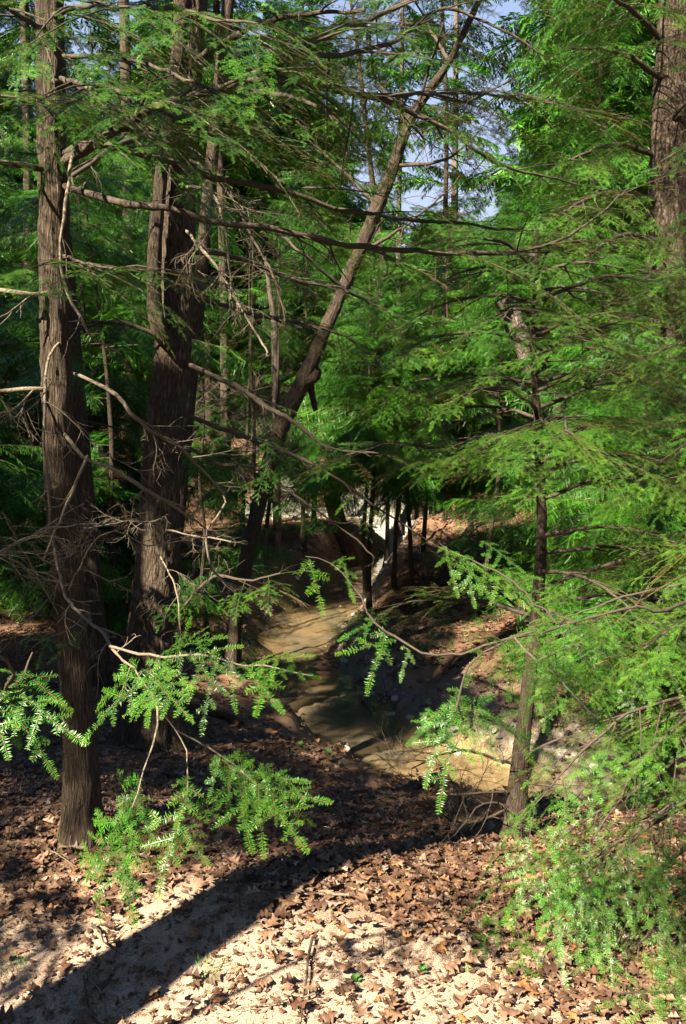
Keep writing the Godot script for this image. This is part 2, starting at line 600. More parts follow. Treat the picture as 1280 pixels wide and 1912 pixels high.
func add_spray(t: Growth, base: Vector3, dir: Vector3, hint: Vector3, size: float, _tint := -1.0, coarse := false) -> void:          # coarse: single sprays near the eye keep full-size needles
	coarse = coarse or t.coarse
	var k := rng.randi() % 3 if size > (0.27 if coarse else 0.18) else (3 + rng.randi() % 2 if size > (0.155 if coarse else 0.10) else 5 + rng.randi() % 2)
	t.sprays[k].append(turned(dir, hint, size / SPRAY_LONG[k], base))
	var g := rnd(0.8, 1.3)
	t.tints[k].append(Color(g * rnd(0.85, 1.2), g, g * rnd(0.8, 1.25)))

func limb(t: Growth, path: Array, o := {}) -> void:
	# a limb of a tree; o: from (where along it side shoots start), side (their length), every, size (of sprays), dead, bare (fine twigs), mat
	var pts := smooth(path, 0.05)
	var b := Build.new()
	var big: float = path[0][1]
	for k in pts.size():                                # a little unevenness, real limbs are never smooth arcs
		var w: float = minf(1.0, 4.0 * k / pts.size())
		var q: Vector3 = pts[k][0]
		pts[k] = [q + Vector3(nz.get_noise_3d(q.x * 25, q.y * 25, q.z * 25), nz.get_noise_3d(q.z * 25, q.x * 25, q.y * 25), nz.get_noise_3d(q.y * 25, q.z * 25, q.x * 25)) * 0.02 * w + Vector3(nz.get_noise_3d(q.x * 90, q.y * 90, q.z * 90), nz.get_noise_3d(q.z * 90, q.x * 90, q.y * 90), nz.get_noise_3d(q.y * 90, q.z * 90, q.x * 90)) * 0.008 * w, pts[k][1] * (0.65 if o.get("dead", false) else 0.85) * (1.0 + 0.3 * nz.get_noise_3d(q.x * 120, q.y * 120, q.z * 120))]
	add_tube(b, pts, 8 if big > 0.008 else 5, big * 0.12)
	var total := 0.0
	for k in range(1, pts.size()): total += pts[k][0].distance_to(pts[k - 1][0])
	var from: float = o.get("from", 0.2)
	var every: float = o.get("every", 0.12)
	var side_len: float = o.get("side", 0.45)
	var size: float = o.get("size", 0.85) * 0.34
	var droop: float = o.get("droop", 0.35)
	var run := 0.0
	var next := from * total
	var flip := 1.0
	for k in range(1, pts.size()):
		run += pts[k][0].distance_to(pts[k - 1][0])
		if run < next: continue
		next = run + every * 0.72 * rnd(0.6, 1.4)
		flip = -flip
		var p: Vector3 = pts[k][0]
		var f: Vector3 = (pts[k][0] - pts[k - 1][0]).normalized()
		var a := rnd(0.6, 1.2)
		var sd := f.cross(Vector3.UP)
		if sd.length() < 0.1: sd = Vector3(1, 0, 0.3)
		var dir := (f * cos(a) + sd.normalized() * sin(a) * flip + Vector3(0, rnd(-0.35, 0.2), 0)).normalized()
		var prog := run / total
		var l := side_len * rnd(0.45, 1.15) * (1.15 - 0.7 * prog)
		var r0: float = minf(pts[k][1] * 0.6, 0.0075)
		if o.get("dead", false):
			fine_twigs(b, p, (dir + Vector3(rnd(-.5, .5), rnd(-.5, .6), rnd(-.5, .5))).normalized(), l, r0, o.get("depth", 2))
			continue
		if rng.randf() < o.get("bare", 0.0):
			fine_twigs(b, p, dir, l * 0.7, r0 * 0.7, 1)
			continue
		var n: int = max(2, int(l / 0.075))
		var q := p
		var line := [[p, r0]]
		for j in n:
			dir = (dir + Vector3(rnd(-.08, .08), -droop * 0.22, rnd(-.08, .08))).normalized()
			q += dir * l / n
			line.append([q, lerpf(r0, 0.0013, float(j + 1) / n)])
			var u := (Vector3.UP - dir * dir.y).normalized()
			var fl := 1.0 if j % 2 == 0 else -1.0
			if rng.randf() < 0.82:
				var ang := rnd(0.5, 1.0) * fl
				add_spray(t, q, dir.rotated(u, ang) + Vector3(0, rnd(-.5, .1) * droop, 0), Vector3.UP + Vector3(rnd(-.35, .35), 0, rnd(-.35, .35)), size * rnd(0.5, 0.9))
		add_spray(t, q, dir, Vector3.UP + Vector3(rnd(-.3, .3), 0, rnd(-.3, .3)), size * rnd(0.7, 1.05))
		add_tube(b, line, 4, 0.0, Color.WHITE, false)
	if not o.get("dead", false) and from < 1.0:
		var e := pts.size() - 1
		add_spray(t, pts[e][0], pts[e][0] - pts[e - 1][0], Vector3.UP, size)
	part(t.node, "limb", b.mesh(), o.get("mat", M.limb))

func finish(t: Growth, mesh_set := "near") -> void:
	for k in 7:
		var near := copies(t.node, "crown", spray[k], M.needle, t.sprays[k], t.tints[k])
		if near: near.set_meta("kind", "stuff")
	for k in 3:
		for c in [copies(t.node, "crown", (bough if mesh_set == "near" else bough_far)[k], M.needle, t.boughs[k], t.bough_tints[k])]:
			if c: c.set_meta("kind", "stuff")

var shed_on := true
var shed_few := false
var roll := 0.2
var thin := 0.0       # share of high boughs that these trees have lost
var gaps := []       # [centre, radius]: places that the sun reaches; boughs in its way have been shed

func sheds(p: Vector3, r: float) -> bool:
	var s := SUN_FROM.normalized()
	for g in gaps:
		if shed_few and not g[3]: continue
		var v: Vector3 = p - g[0]
		var along := v.dot(s)
		if along > g[2] and (v - s * along).length() < g[1] + r: return true
	return false

func crown(t: Growth, h0: float, h1: float, reach: float, count: int, tilt := 0.0, top := 0.25) -> void:
	# boughs round the trunk from height h0 to h1 above its foot
	var foot: Vector3 = t.path[0][0]
	var k := 0
	for q in count:
		var f := (q + rng.randf()) / count
		var h := lerpf(h0, h1, f)
		while k < t.path.size() - 2 and t.path[k][0].y - foot.y < h: k += 1
		var p: Vector3 = t.path[k][0]
		p.y = foot.y + h
		var a := q * 2.4 + rnd(-0.5, 0.5)
		var l := reach * lerpf(1.0, top, pow(f, 1.2)) * rnd(0.65, 1.15)
		var d := Vector3(cos(a), lerpf(-0.16, 0.35, f) + tilt + rnd(-0.15, 0.15), sin(a))
		var mid := p + d.normalized() * l * 0.55
		if shed_on and sheds(mid, l * 0.24): continue
		if thin > 0.0 and mid.y > 2.0 + 0.47 * maxf(-mid.z, 0.0) and rng.randf() < thin: continue
		var v := rng.randi() % 3
		t.boughs[v].append(turned(d, Vector3.UP + Vector3(rnd(-roll, roll), 0, rnd(-roll, roll)), l / 1.8, p))
		var g := rnd(0.75, 1.3)
		t.bough_tints[v].append(Color(g * rnd(0.85, 1.2), g, g * rnd(0.75, 1.2)))

func hemlock(called: String, label: String, category: String, px: float, d: float, tall: float, r: float, h0: float, reach: float, count: int, far := false, lean := Vector2.ZERO, bark: Material = null, group := "") -> Growth:
	var x := (px - 640.0) / FOCAL * d * 1.0
	return hemlock_at(called, label, category, x, d, tall, r, h0, reach, count, far, lean, bark, group)

func hemlock_at(called: String, label: String, category: String, x: float, d: float, tall: float, r: float, h0: float, reach: float, count: int, far := false, lean := Vector2.ZERO, bark: Material = null, group := "") -> Growth:
	var foot := spot(x, d, -0.05)
	var path := []
	for k in 6:
		var f := k / 5.0
		path.append([foot + Vector3(lean.x * f + (rnd(-.06, .06) if k > 0 else 0.0), tall * f, lean.y * f), lerpf(r, r * 0.15, pow(f, 1.3))])
	var t := trunk_tree(called, label, category, path, bark if bark else M.bark, r * 0.08, 12 if d < 16 else 8, 0.2 if d < 16 else 0.5, 1.35)
	if group: t.node.set_meta("group", group)
	crown(t, h0, tall, reach, count)
	finish(t, "far" if far else "near")
	return t

# ------------------------------------------------------------------ the scene
func _ready() -> void:
	rng.seed = 7
	nz.seed = 5; nz.frequency = 0.1; nz.fractal_octaves = 3
	nz_fine.seed = 6; nz_fine.frequency = 22.0; nz_fine.fractal_octaves = 3
	nz_ridge.seed = 8; nz_ridge.frequency = 26.0; nz_ridge.fractal_type = FastNoiseLite.FRACTAL_RIDGED; nz_ridge.fractal_octaves = 3

	var cam := Camera3D.new()
	cam.name = "camera"
	add_child(cam)
	cam.transform = Transform3D(view, EYE)
	cam.fov = rad_to_deg(2.0 * atan(956.0 / FOCAL))
	cam.near = 0.05
	cam.far = 600.0
	cam.current = true
	var env := Environment.new()
	env.background_mode = Environment.BG_SKY
	var sky_mat := ProceduralSkyMaterial.new()
	sky_mat.sky_top_color = Color(0.35, 0.58, 0.90)
	sky_mat.sky_horizon_color = Color(0.93, 0.96, 1.0)
	sky_mat.sky_curve = 0.36
	sky_mat.sky_energy_multiplier = 0.42
	sky_mat.ground_bottom_color = Color(0.10, 0.09, 0.07)
	sky_mat.ground_horizon_color = Color(0.3, 0.3, 0.28)
	var sky := Sky.new()
	sky.sky_material = sky_mat
	env.sky = sky
	env.tonemap_mode = Environment.TONE_MAPPER_LINEAR
	env.tonemap_exposure = 7.4
	env.sdfgi_enabled = true
	env.ssao_enabled = true
	env.ssil_enabled = true
	var we := WorldEnvironment.new()
	we.name = "environment"
	we.environment = env
	add_child(we)
	var sun := DirectionalLight3D.new()
	sun.name = "sun"
	sun.light_energy = 1.6
	sun.light_color = Color(1.0, 0.95, 0.86)
	sun.light_angular_distance = 0.5
	sun.shadow_enabled = true
	add_child(sun)
	sun.look_at_from_position(SUN_FROM * 50.0, Vector3.ZERO)

	make_materials()
	make_ground()
	make_water()
	print("ground ", Time.get_ticks_msec())
	for k in 7: spray.append(make_spray(k))
	for k in 3: bough.append(make_bough(k, false))
	for k in 3: bough_far.append(make_bough(k, true))
	print("foliage shapes ", Time.get_ticks_msec())
	rng.seed = 77
	# where the sun comes down through the roof of the wood
	for g in [[-1.3, 2.3, 0.3], [-0.5, 2.3, 0.35], [0.5, 2.1, 0.0], [1.1, 2.1, 0.2], [-0.6, 3.3, 0.0], [0.35, 3.1, -0.15], [-1.7, 4.3, -0.1], [-0.9, 4.7, -0.15], [-0.2, 4.4, -0.15], [-0.5, 10.6, 0.3], [-0.45, 9.1, -0.1], [-0.2, 12.2, 0.5], [2.6, 15.6, 1.6], [3.4, 16.2, 1.3], [0.0, 20.3, 2.2], [-1.2, 19.6, 1.4], [0.9, 15.0, 1.0], [3.0, 11.0, 0.6], [-4.5, 13.0, 0.3], [-6.0, 17.0, 0.4], [-1.6, 24.5, 1.6], [1.5, 24.0, 1.5], [0.3, 7.0, 0.3], [-0.3, 8.4, 0.3], [-3.0, 9.0, 0.3], [1.6, 9.5, 0.4]]:
		gaps.append([spot(g[0], g[1]), g[2], 0.8, g[1] > 8.9 and g[1] < 12.5 and absf(g[0]) < 1.0])
	for g in [[220, 1550, 1.8, .1], [380, 1290, 1.9, .15], [500, 1500, 1.9, .0], [40, 1320, 1.6, .2], [830, 1400, 1.8, .1], [1060, 1270, 1.9, .2], [1240, 1840, 1.8, .1], [1000, 300, 16, 2.5], [1150, 200, 14, 2.5], [1100, 500, 12, 2.0], [1150, 300, 8, 1.8], [980, 220, 9, 1.8], [1050, 450, 5, 1.0], [1150, 650, 5, 1.0], [1250, 500, 9, 1.0], [900, 800, 6, .8], [640, 620, 13, 2.0], [760, 680, 12, 1.6], [800, 560, 14, 1.6], [480, 600, 13, 1.2], [580, 610, 6.6, 0.8], [575, 600, 10.3, 0.8], [690, 640, 10.4, 0.8], [560, 560, 15.5, 1.4], [700, 600, 19, 1.6], [760, 560, 12, 1.6], [560, 700, 11, 1.0], [960, 610, 9, .5], [700, 700, 11, 1.2], [850, 640, 11, 1.2], [600, 480, 14, 1.5], [900, 480, 10, 1.2], [1050, 420, 9, 1.2], [1120, 250, 9, 1.2], [480, 640, 13, 1.0], [1000, 700, 6, .8], [200, 620, 9, .6], [1150, 1500, 2.7, .3], [1200, 1700, 2.5, .3], [200, 150, 3.0, .4], [500, 100, 3.0, .4], [340, 540, 5.3, .12], [95, 250, 3.4, .3], [950, 350, 6, .8], [1000, 1080, 4.4, .5]]:
		gaps.append([at(g[0], g[1], g[2]), g[3], 4.5 if g[2] > 5.0 else 1.0, false])
	near_trees()
	print("near ", Time.get_ticks_msec())
	right_side()
	print("right ", Time.get_ticks_msec())
	further_trees()
	print("further ", Time.get_ticks_msec())
	litter()
	print("litter ", Time.get_ticks_msec())
	small_things()
	print("done ", Time.get_ticks_msec())

func hero(t: Growth, base: Array, tip: Array, size := 1.0, hint := Vector3(0, 0.8, 0.6)) -> void:
	# one spray laid between two places, scaled to reach
	var a := at(base[0], base[1], base[2])
	var e := at(tip[0], tip[1], tip[2])
	add_spray(t, a, e - a, hint + Vector3(rnd(-.15, .15), 0, rnd(-.15, .15)), a.distance_to(e) * size * 1.08, -1.0, true)

func near_trees() -> void:
	# --- the slender hemlock at the left
	var foot := ground_at(152, 1578)
	var da := -foot.z
	var path := [[foot + Vector3(0, -0.05, 0), 0.062]]
	for a in [[149, 1400, 57], [136, 1200, 54], [119, 1000, 53], [108, 800, 52], [102, 600, 51], [100, 400, 49], [95, 200, 47], [92, 0, 45]]:
		path.append_array(px_path([[a[0], a[1], da, a[2]]]))
	for k in 5: path.append([path[8][0] + Vector3(0.02 * k, 1.2 * (k + 1), 0.03 * k), 0.045 * (1.0 - 0.19 * k)])
	var t := trunk_tree("hemlock_tree", "slender brown hemlock trunk standing in the leaf litter, nearest tree at the left", "tree", path, M.bark, 0.011, 44, 0.022, 1.5)
	var d := da
	limb(t, px_path([[112, 292, d, 16], [180, 268, d - .1, 15], [300, 300, d - .15, 13], [450, 342, d - .1, 12], [560, 370, d, 11], [640, 398, d + .1, 9], [740, 408, d + .3, 8], [860, 418, d + .5, 6], [960, 430, d + .7, 4]]), {"from": 0.35, "side": 0.5, "every": 0.11, "bare": 0.45})
	limb(t, px_path([[108, 345, d, 15], [235, 380, d - .2, 15], [330, 390, d - .25, 14], [440, 415, d - .2, 13], [560, 437, d - .1, 12], [650, 457, d, 11], [780, 466, d + .1, 10], [900, 472, d + .2, 9], [980, 465, d + .3, 7], [1060, 440, d + .4, 5], [1120, 400, d + .5, 4], [1165, 355, d + .6, 2]]), {"from": 0.3, "side": 0.55, "every": 0.10, "bare": 0.4})
	limb(t, px_path([[110, 310, d, 20], [200, 255, d - .2, 20], [290, 205, d - .3, 19], [350, 185, d - .3, 18], [450, 150, d - .3, 16], [540, 100, d - .3, 14], [620, 62, d - .3, 12], [720, 20, d - .2, 9], [820, -30, d, 6]]), {"from": 0.1, "side": 0.65, "every": 0.08, "bare": 0.1})
	limb(t, px_path([[450, 150, d - .3, 13], [550, 150, d - .3, 12], [640, 168, d - .2, 11], [740, 195, d - .1, 10], [850, 250, d, 8], [900, 290, d, 7], [980, 325, d + .1, 5], [1080, 342, d + .2, 3]]), {"from": 0.1, "side": 0.5, "every": 0.11, "bare": 0.2})
	limb(t, px_path([[560, 92, d - .3, 11], [640, 104, d - .2, 10], [760, 60, d - .1, 8], [830, 20, d, 7], [930, 50, d, 5], [1010, 100, d, 3]]), {"from": 0.1, "side": 0.5, "every": 0.12, "bare": 0.4})
	limb(t, px_path([[620, 172, d - .2, 8], [760, 178, d + .1, 7], [870, 176, d + .4, 6], [1000, 185, d + .7, 4], [1100, 210, d + 1, 2]]), {"from": 0.1, "side": 0.5, "every": 0.10, "bare": 0.1})
	limb(t, px_path([[100, 105, d, 10], [220, 106, d - .2, 9], [300, 125, d - .4, 8], [400, 165, d - .6, 5]]), {"from": 0.15, "side": 0.5, "every": 0.09})
	limb(t, px_path([[95, 60, d, 12], [10, 10, d - .3, 10], [-90, -60, d - .5, 7]]), {"from": 0.2, "side": 0.6, "every": 0.09})
	limb(t, px_path([[92, 30, d, 12], [200, 10, d - .4, 10], [330, 25, d - .8, 7], [480, 55, d - 1.1, 4]]), {"from": 0.1, "side": 0.55, "every": 0.08})
	limb(t, px_path([[95, 200, d, 12], [30, 180, d - .5, 10], [-60, 190, d - .9, 6]]), {"from": 0.1, "side": 0.6, "every": 0.07})
	limb(t, px_path([[95, 150, d, 12], [160, 160, d - .5, 10], [260, 175, d - .8, 7], [330, 190, d - 1.0, 4]]), {"from": 0.1, "side": 0.55, "every": 0.08})
	limb(t, px_path([[98, 320, d, 14], [40, 310, d - .1, 12], [-40, 300, d - .1, 9], [-160, 310, d, 5]]), {"from": 0.2, "side": 0.5, "every": 0.12, "bare": 0.3})
	limb(t, px_path([[105, 470, d, 8], [170, 495, d - .3, 6], [240, 500, d - .5, 4], [300, 505, d - .6, 3]]), {"from": 0.1, "side": 0.35, "every": 0.07})
	limb(t, px_path([[100, 545, d, 13], [60, 552, d - .1, 13], [0, 545, d - .1, 12], [-90, 530, d, 9]]), {"dead": true, "mat": M.dead, "side": 0.3, "every": 0.2, "depth": 1})
	limb(t, px_path([[105, 725, d, 12], [60, 730, d - .1, 14], [0, 736, d - .1, 12], [-80, 740, d, 8]]), {"dead": true, "mat": M.dead, "side": 0.35, "every": 0.15, "depth": 2})
	limb(t, px_path([[135, 292, d - .08, 10], [116, 380, d - .2, 9], [113, 450, d - .2, 9], [122, 520, d - .2, 9], [148, 590, d - .2, 8], [172, 630, d - .15, 6], [230, 665, d, 4]]), {"dead": true, "mat": M.dead, "side": 0.25, "every": 0.2, "depth": 1})
	limb(t, px_path([[110, 640, d - .05, 7], [92, 662, d - .1, 8], [82, 705, d - .13, 9], [80, 800, d - .13, 9], [87, 900, d - .12, 8], [90, 990, d - .1, 6]]), {"dead": true, "mat": M.dead, "side": 0.3, "every": 0.16, "depth": 2})
	limb(t, px_path([[112, 803, d, 10], [130, 822, d - .1, 12], [152, 846, d - .15, 12], [210, 876, d - .1, 12], [270, 914, d, 12], [330, 950, d + .2, 9], [380, 985, d + .4, 5]]), {"dead": true, "mat": M.dead, "side": 0.3, "every": 0.2, "depth": 1, "from": 0.5})
	limb(t, px_path([[163, 851, d - .15, 9], [150, 880, d - .2, 9], [131, 920, d - .2, 8], [108, 980, d - .2, 6], [80, 1050, d - .2, 3]]), {"dead": true, "mat": M.dead, "side": 0.22, "every": 0.1, "depth": 1})
	limb(t, px_path([[110, 690, d, 10], [150, 702, d, 9], [215, 737, d, 11], [245, 772, d, 12], [276, 802, d + .1, 10], [330, 832, d + .3, 8], [400, 900, d + .5, 7], [420, 935, d + .5, 6], [392, 975, d + .5, 6], [385, 1010, d + .5, 7], [402, 1070, d + .5, 7], [442, 1102, d + .5, 5]]), {"dead": true, "mat": M.dead, "side": 0.3, "every": 0.18, "depth": 2})
	limb(t, px_path([[90, 1030, d, 6], [-20, 1035, d - .6, 7], [0, 1025, d - .7, 8], [80, 990, d - .5, 7], [150, 982, d - .4, 4], [235, 985, d - .4, 2]]), {"dead": true, "mat": M.dead, "side": 0.28, "every": 0.05, "depth": 2})
	limb(t, px_path([[120, 1120, d, 6], [190, 1000, d - .3, 4], [280, 1015, d - .2, 4], [340, 1010, d - .1, 3], [400, 1005, d, 2]]), {"dead": true, "mat": M.dead, "side": 0.22, "every": 0.07, "depth": 2})
	limb(t, px_path([[125, 1180, d, 5], [60, 1060, d - .2, 4], [10, 960, d - .4, 3]]), {"dead": true, "mat": M.dead, "side": 0.35, "every": 0.07, "depth": 2})
	limb(t, px_path([[118, 1090, d, 6], [60, 1150, d - .2, 4], [-10, 1200, d - .4, 3]]), {"dead": true, "mat": M.dead, "side": 0.3, "every": 0.08, "depth": 2})
	# the low living limb that hangs towards the camera, with its sprays
	limb(t, px_path([[98, 1000, d, 7], [110, 1080, d - .4, 8], [137, 1132, d - .7, 9], [180, 1176, d - .95, 10], [208, 1209, d - 1.1, 9], [255, 1244, d - 1.3, 6], [290, 1290, d - 1.45, 4]]), {"dead": true, "mat": M.dead, "side": 0.18, "every": 0.15, "depth": 1})
	limb(t, px_path([[205, 1207, d - 1.1, 6], [300, 1222, d - 1.3, 6], [380, 1222, d - 1.45, 5], [450, 1238, d - 1.5, 4], [530, 1250, d - 1.5, 3], [580, 1262, d - 1.5, 2]]), {"from": 2.0, "mat": M.dead})
	limb(t, px_path([[282, 1285, d - 1.4, 6], [296, 1325, d - 1.5, 6], [285, 1390, d - 1.55, 5], [265, 1450, d - 1.6, 4], [238, 1505, d - 1.65, 3]]), {"from": 2.0, "mat": M.dead})
	limb(t, px_path([[296, 1325, d - 1.5, 5], [330, 1365, d - 1.45, 4], [352, 1410, d - 1.45, 4], [353, 1470, d - 1.5, 3], [345, 1500, d - 1.5, 3]]), {"from": 2.0, "mat": M.dead})
	limb(t, px_path([[330, 1365, d - 1.45, 4], [385, 1398, d - 1.4, 4], [430, 1435, d - 1.4, 4], [490, 1480, d - 1.45, 3]]), {"from": 2.0, "mat": M.dead})
	var e := d - 1.5
	for a in [[300, 1238, 150, 1362], [310, 1235, 265, 1335], [255, 1244, 180, 1320], [340, 1225, 305, 1330], [350, 1222, 440, 1205], [380, 1222, 355, 1300], [405, 1226, 375, 1352], [430, 1232, 440, 1320], [450, 1238, 512, 1305], [500, 1245, 480, 1320], [520, 1250, 592, 1262], [470, 1240, 560, 1215], [300, 1222, 395, 1175], [330, 1220, 350, 1160], [270, 1250, 330, 1300],
			[262, 1455, 150, 1742], [240, 1505, 145, 1640], [238, 1500, 285, 1640], [222, 1545, 235, 1700], [265, 1450, 215, 1530], [255, 1480, 278, 1560],
			[352, 1475, 288, 1655], [348, 1495, 418, 1532], [340, 1540, 372, 1600], [352, 1450, 330, 1530], [335, 1560, 300, 1600],
			[400, 1410, 592, 1520], [430, 1435, 560, 1455], [445, 1445, 455, 1560], [480, 1470, 490, 1590], [500, 1490, 555, 1560], [410, 1420, 388, 1490], [420, 1430, 425, 1520], [470, 1465, 590, 1490]]:
		hero(t, [a[0], a[1], e + rnd(-.06, .06)], [a[2], a[3], e + rnd(-.2, .02)])
	for a in [[60, 1085, 30, 1140], [40, 1195, 90, 1190], [150, 1180, 95, 1230], [90, 1190, 70, 1240]]: hero(t, [a[0], a[1], d - .5], [a[2], a[3], d - .6])
	crown(t, 4.6, 9.2, 1.8, 50)
	finish(t)

	# --- spray that reaches in at the left from the tall trunk beside the camera
	foot = spot(-2.55, 0.15, -0.1)
	path = []
	for k in 9: path.append([foot + Vector3(0.02 * k * k * 0.2, 1.45 * k, 0.0), lerpf(0.205, 0.03, k / 8.0)])
	t = trunk_tree("hemlock_tree", "hemlock whose trunk shadow crosses the foreground, its low spray entering at the left edge", "tree", path, M.bark, 0.012, 24, 0.15, 1.3)
	limb(t, [[foot + Vector3(0.1, 1.75, 0), 0.018], [Vector3(-1.9, 1.62, -0.5), 0.013], [Vector3(-1.25, 1.45, -1.1), 0.009]] + px_path([[-60, 1200, 1.5, 7], [10, 1290, 1.6, 6], [45, 1260, 1.7, 4], [62, 1220, 1.75, 3]]), {"from": 2.0})
	for a in [[5, 1290, 95, 1435], [18, 1280, 132, 1375], [-10, 1280, 60, 1370], [30, 1270, 125, 1320], [-20, 1300, 10, 1400], [40, 1262, 0, 1250], [45, 1255, 110, 1300], [-30, 1290, -10, 1380], [10, 1300, 40, 1390]]:
		hero(t, [a[0], a[1], 1.6], [a[2], a[3], 1.6 + rnd(-.12, .05)])
	crown(t, 3.6, 11.4, 2.6, 150)
	finish(t)
	# two more out at the left whose boughs keep the left of the ravine dim
	for a in [[-5.2, 0.6, 9.5, "hemlock out of view at the left that shades the two near trunks"], [-4.4, 3.6, 8.0, "hemlock out of view at the left beyond the dead limbs"], [-7.5, -1.5, 10.5, "tall hemlock out of view at the left, furthest back of three"]]:
		hemlock_at("hemlock_tree", a[3], "tree", a[0], a[1], a[2], 0.13, 2.6, 2.6, 130, true)

	# --- the thick hemlock with the dead side stem
	foot = ground_at(278, 1385)
	d = -foot.z
	path = [[foot + Vector3(0, -0.1, 0), 0.19]]
	for a in [[283, 1280, 104], [284, 1180, 95], [291, 1080, 84], [300, 900, 74], [310, 780, 70], [319, 700, 68], [326, 600, 66], [331, 450, 63], [335, 300, 60], [345, 150, 58], [356, 0, 56]]:
		path.append_array(px_path([[a[0], a[1], d, a[2] * 0.92]]))
	for k in 6: path.append([path[11][0] + Vector3(0.08 * (k + 1), 1.15 * (k + 1), 0), 0.09 * (1.0 - 0.15 * k)])
	t = trunk_tree("hemlock_tree", "thick furrowed hemlock trunk with mossy foot and a dead hooked side stem", "tree", path, M.bark, 0.020, 60, 0.025, 1.4)
	var b := Build.new()
	add_tube(b, smooth(px_path([[322, 650, d - .12, 26], [302, 625, d - .2, 30], [290, 585, d - .22, 28], [287, 520, d - .2, 24], [290, 440, d - .2, 24], [298, 350, d - .2, 22], [308, 270, d - .18, 22], [322, 180, d - .15, 20], [335, 90, d - .1, 18], [345, -20, d - .1, 15]]), 0.03), 18, 0.008)
	shade_normals(b)
	part(t.node, "side_stem", b.mesh(), M.bark).set_meta("label", "dead side stem hooked onto the trunk")
	limb(t, px_path([[322, 665, d, 10], [440, 722, d - .3, 12], [500, 760, d - .4, 11], [545, 785, d - .5, 9], [600, 830, d - .5, 7], [660, 845, d - .5, 5], [720, 850, d - .5, 3]]), {"from": 0.3, "side": 0.4, "every": 0.12, "bare": 0.6})
	limb(t, px_path([[312, 765, d, 9], [420, 800, d - .3, 10], [500, 836, d - .4, 9], [570, 860, d - .5, 8], [640, 900, d - .5, 6], [720, 960, d - .5, 4], [800, 1010, d - .4, 3]]), {"from": 0.3, "side": 0.4, "every": 0.12, "bare": 0.6})
	limb(t, px_path([[308, 812, d, 8], [400, 860, d - .3, 9], [480, 880, d - .4, 8], [560, 930, d - .5, 7], [640, 985, d - .5, 5], [700, 1040, d - .5, 3]]), {"dead": true, "side": 0.3, "every": 0.14, "depth": 2})
	limb(t, px_path([[336, 350, d, 9], [390, 352, d - .4, 8], [415, 400, d - .5, 7], [425, 470, d - .5, 6], [430, 560, d - .5, 5]]), {"dead": true, "mat": M.dead, "side": 0.45, "every": 0.07, "depth": 2})
	limb(t, px_path([[338, 290, d, 9], [400, 330, d - .3, 8], [460, 420, d - .4, 7], [510, 520, d - .5, 7], [530, 600, d - .5, 4]]), {"dead": true, "side": 0.45, "every": 0.09, "depth": 2})
	limb(t, px_path([[334, 420, d, 9], [380, 470, d - .3, 8], [440, 560, d - .4, 6], [500, 660, d - .5, 5]]), {"dead": true, "mat": M.dead, "side": 0.4, "every": 0.09, "depth": 2})
	limb(t, px_path([[300, 980, d - .15, 6], [240, 975, d - .5, 4], [150, 990, d - .8, 3]]), {"dead": true, "mat": M.dead, "side": 0.25, "every": 0.06, "depth": 2})
	limb(t, px_path([[310, 990, d - .15, 6], [370, 1000, d - .4, 5], [430, 1010, d - .6, 4]]), {"dead": true, "mat": M.dead, "side": 0.3, "every": 0.08, "depth": 2})
	limb(t, px_path([[300, 1040, d - .2, 5], [330, 1100, d - .5, 4], [335, 1200, d - .7, 3]]), {"dead": true, "mat": M.dead, "side": 0.25, "every": 0.1, "depth": 2})
	limb(t, px_path([[320, 640, d - .1, 12], [230, 600, d - .2, 10], [160, 610, d - .2, 7], [60, 640, d - .1, 4]]), {"from": 0.2, "side": 0.5, "every": 0.1, "bare": 0.5})
	limb(t, px_path([[345, 1130, d - .1, 8], [400, 1080, d - .3, 7], [460, 1085, d - .5, 5], [520, 1070, d - .6, 3]]), {"from": 0.15, "side": 0.35, "every": 0.1, "bare": 0.2})
	limb(t, px_path([[345, 200, d, 14], [430, 170, d - .4, 12], [540, 180, d - .8, 9], [640, 230, d - 1, 6]]), {"from": 0.15, "side": 0.6, "every": 0.1})
	limb(t, px_path([[350, 120, d, 14], [450, 60, d - .4, 12], [560, 30, d - .8, 9], [680, 20, d - 1, 6]]), {"from": 0.15, "side": 0.6, "every": 0.1})
	limb(t, px_path([[340, 260, d, 14], [250, 260, d - .4, 12], [160, 310, d - .8, 9], [60, 380, d - 1, 6]]), {"from": 0.15, "side": 0.6, "every": 0.1, "bare": 0.3})
	limb(t, px_path([[342, 545, d, 12], [430, 575, d + .5, 10], [520, 595, d + 1, 8], [600, 612, d + 1.4, 6], [665, 640, d + 1.6, 3]]), {"from": 0.3, "side": 0.6, "every": 0.08, "size": 1.0})
	limb(t, px_path([[345, 470, d, 12], [440, 480, d + .6, 10], [540, 520, d + 1.2, 8], [640, 540, d + 1.6, 6], [720, 580, d + 1.9, 3]]), {"from": 0.35, "side": 0.6, "every": 0.09, "size": 1.0, "bare": 0.2})
	crown(t, 5.2, 11.5, 2.4, 70)
	finish(t)

	# --- the leaning tree on the far side of the bend
	foot = ground_at(425, 1250)
	d = -foot.z
	path = [[foot + Vector3(0, -0.1, 0), 0.5 * 40 * d / FOCAL]]
	for a in [[436, 1180, 36], [447, 1110, 35], [472, 990, 36], [500, 870, 38], [530, 785, 40], [558, 725, 42], [580, 680, 37], [603, 625, 31], [640, 540, 30], [670, 470, 30], [705, 385, 32], [735, 310, 28], [762, 230, 24], [800, 170, 20], [838, 115, 16], [892, 5, 11], [930, -80, 8], [950, -200, 4]]:
		path.append_array(px_path([[a[0], a[1], d, a[2] * 0.7]]))
	t = trunk_tree("leaning_tree", "dark crooked tree leaning right over the stream with a burl at mid height", "tree", path, M.bark, 0.014, 24, 0.05, 1.2)
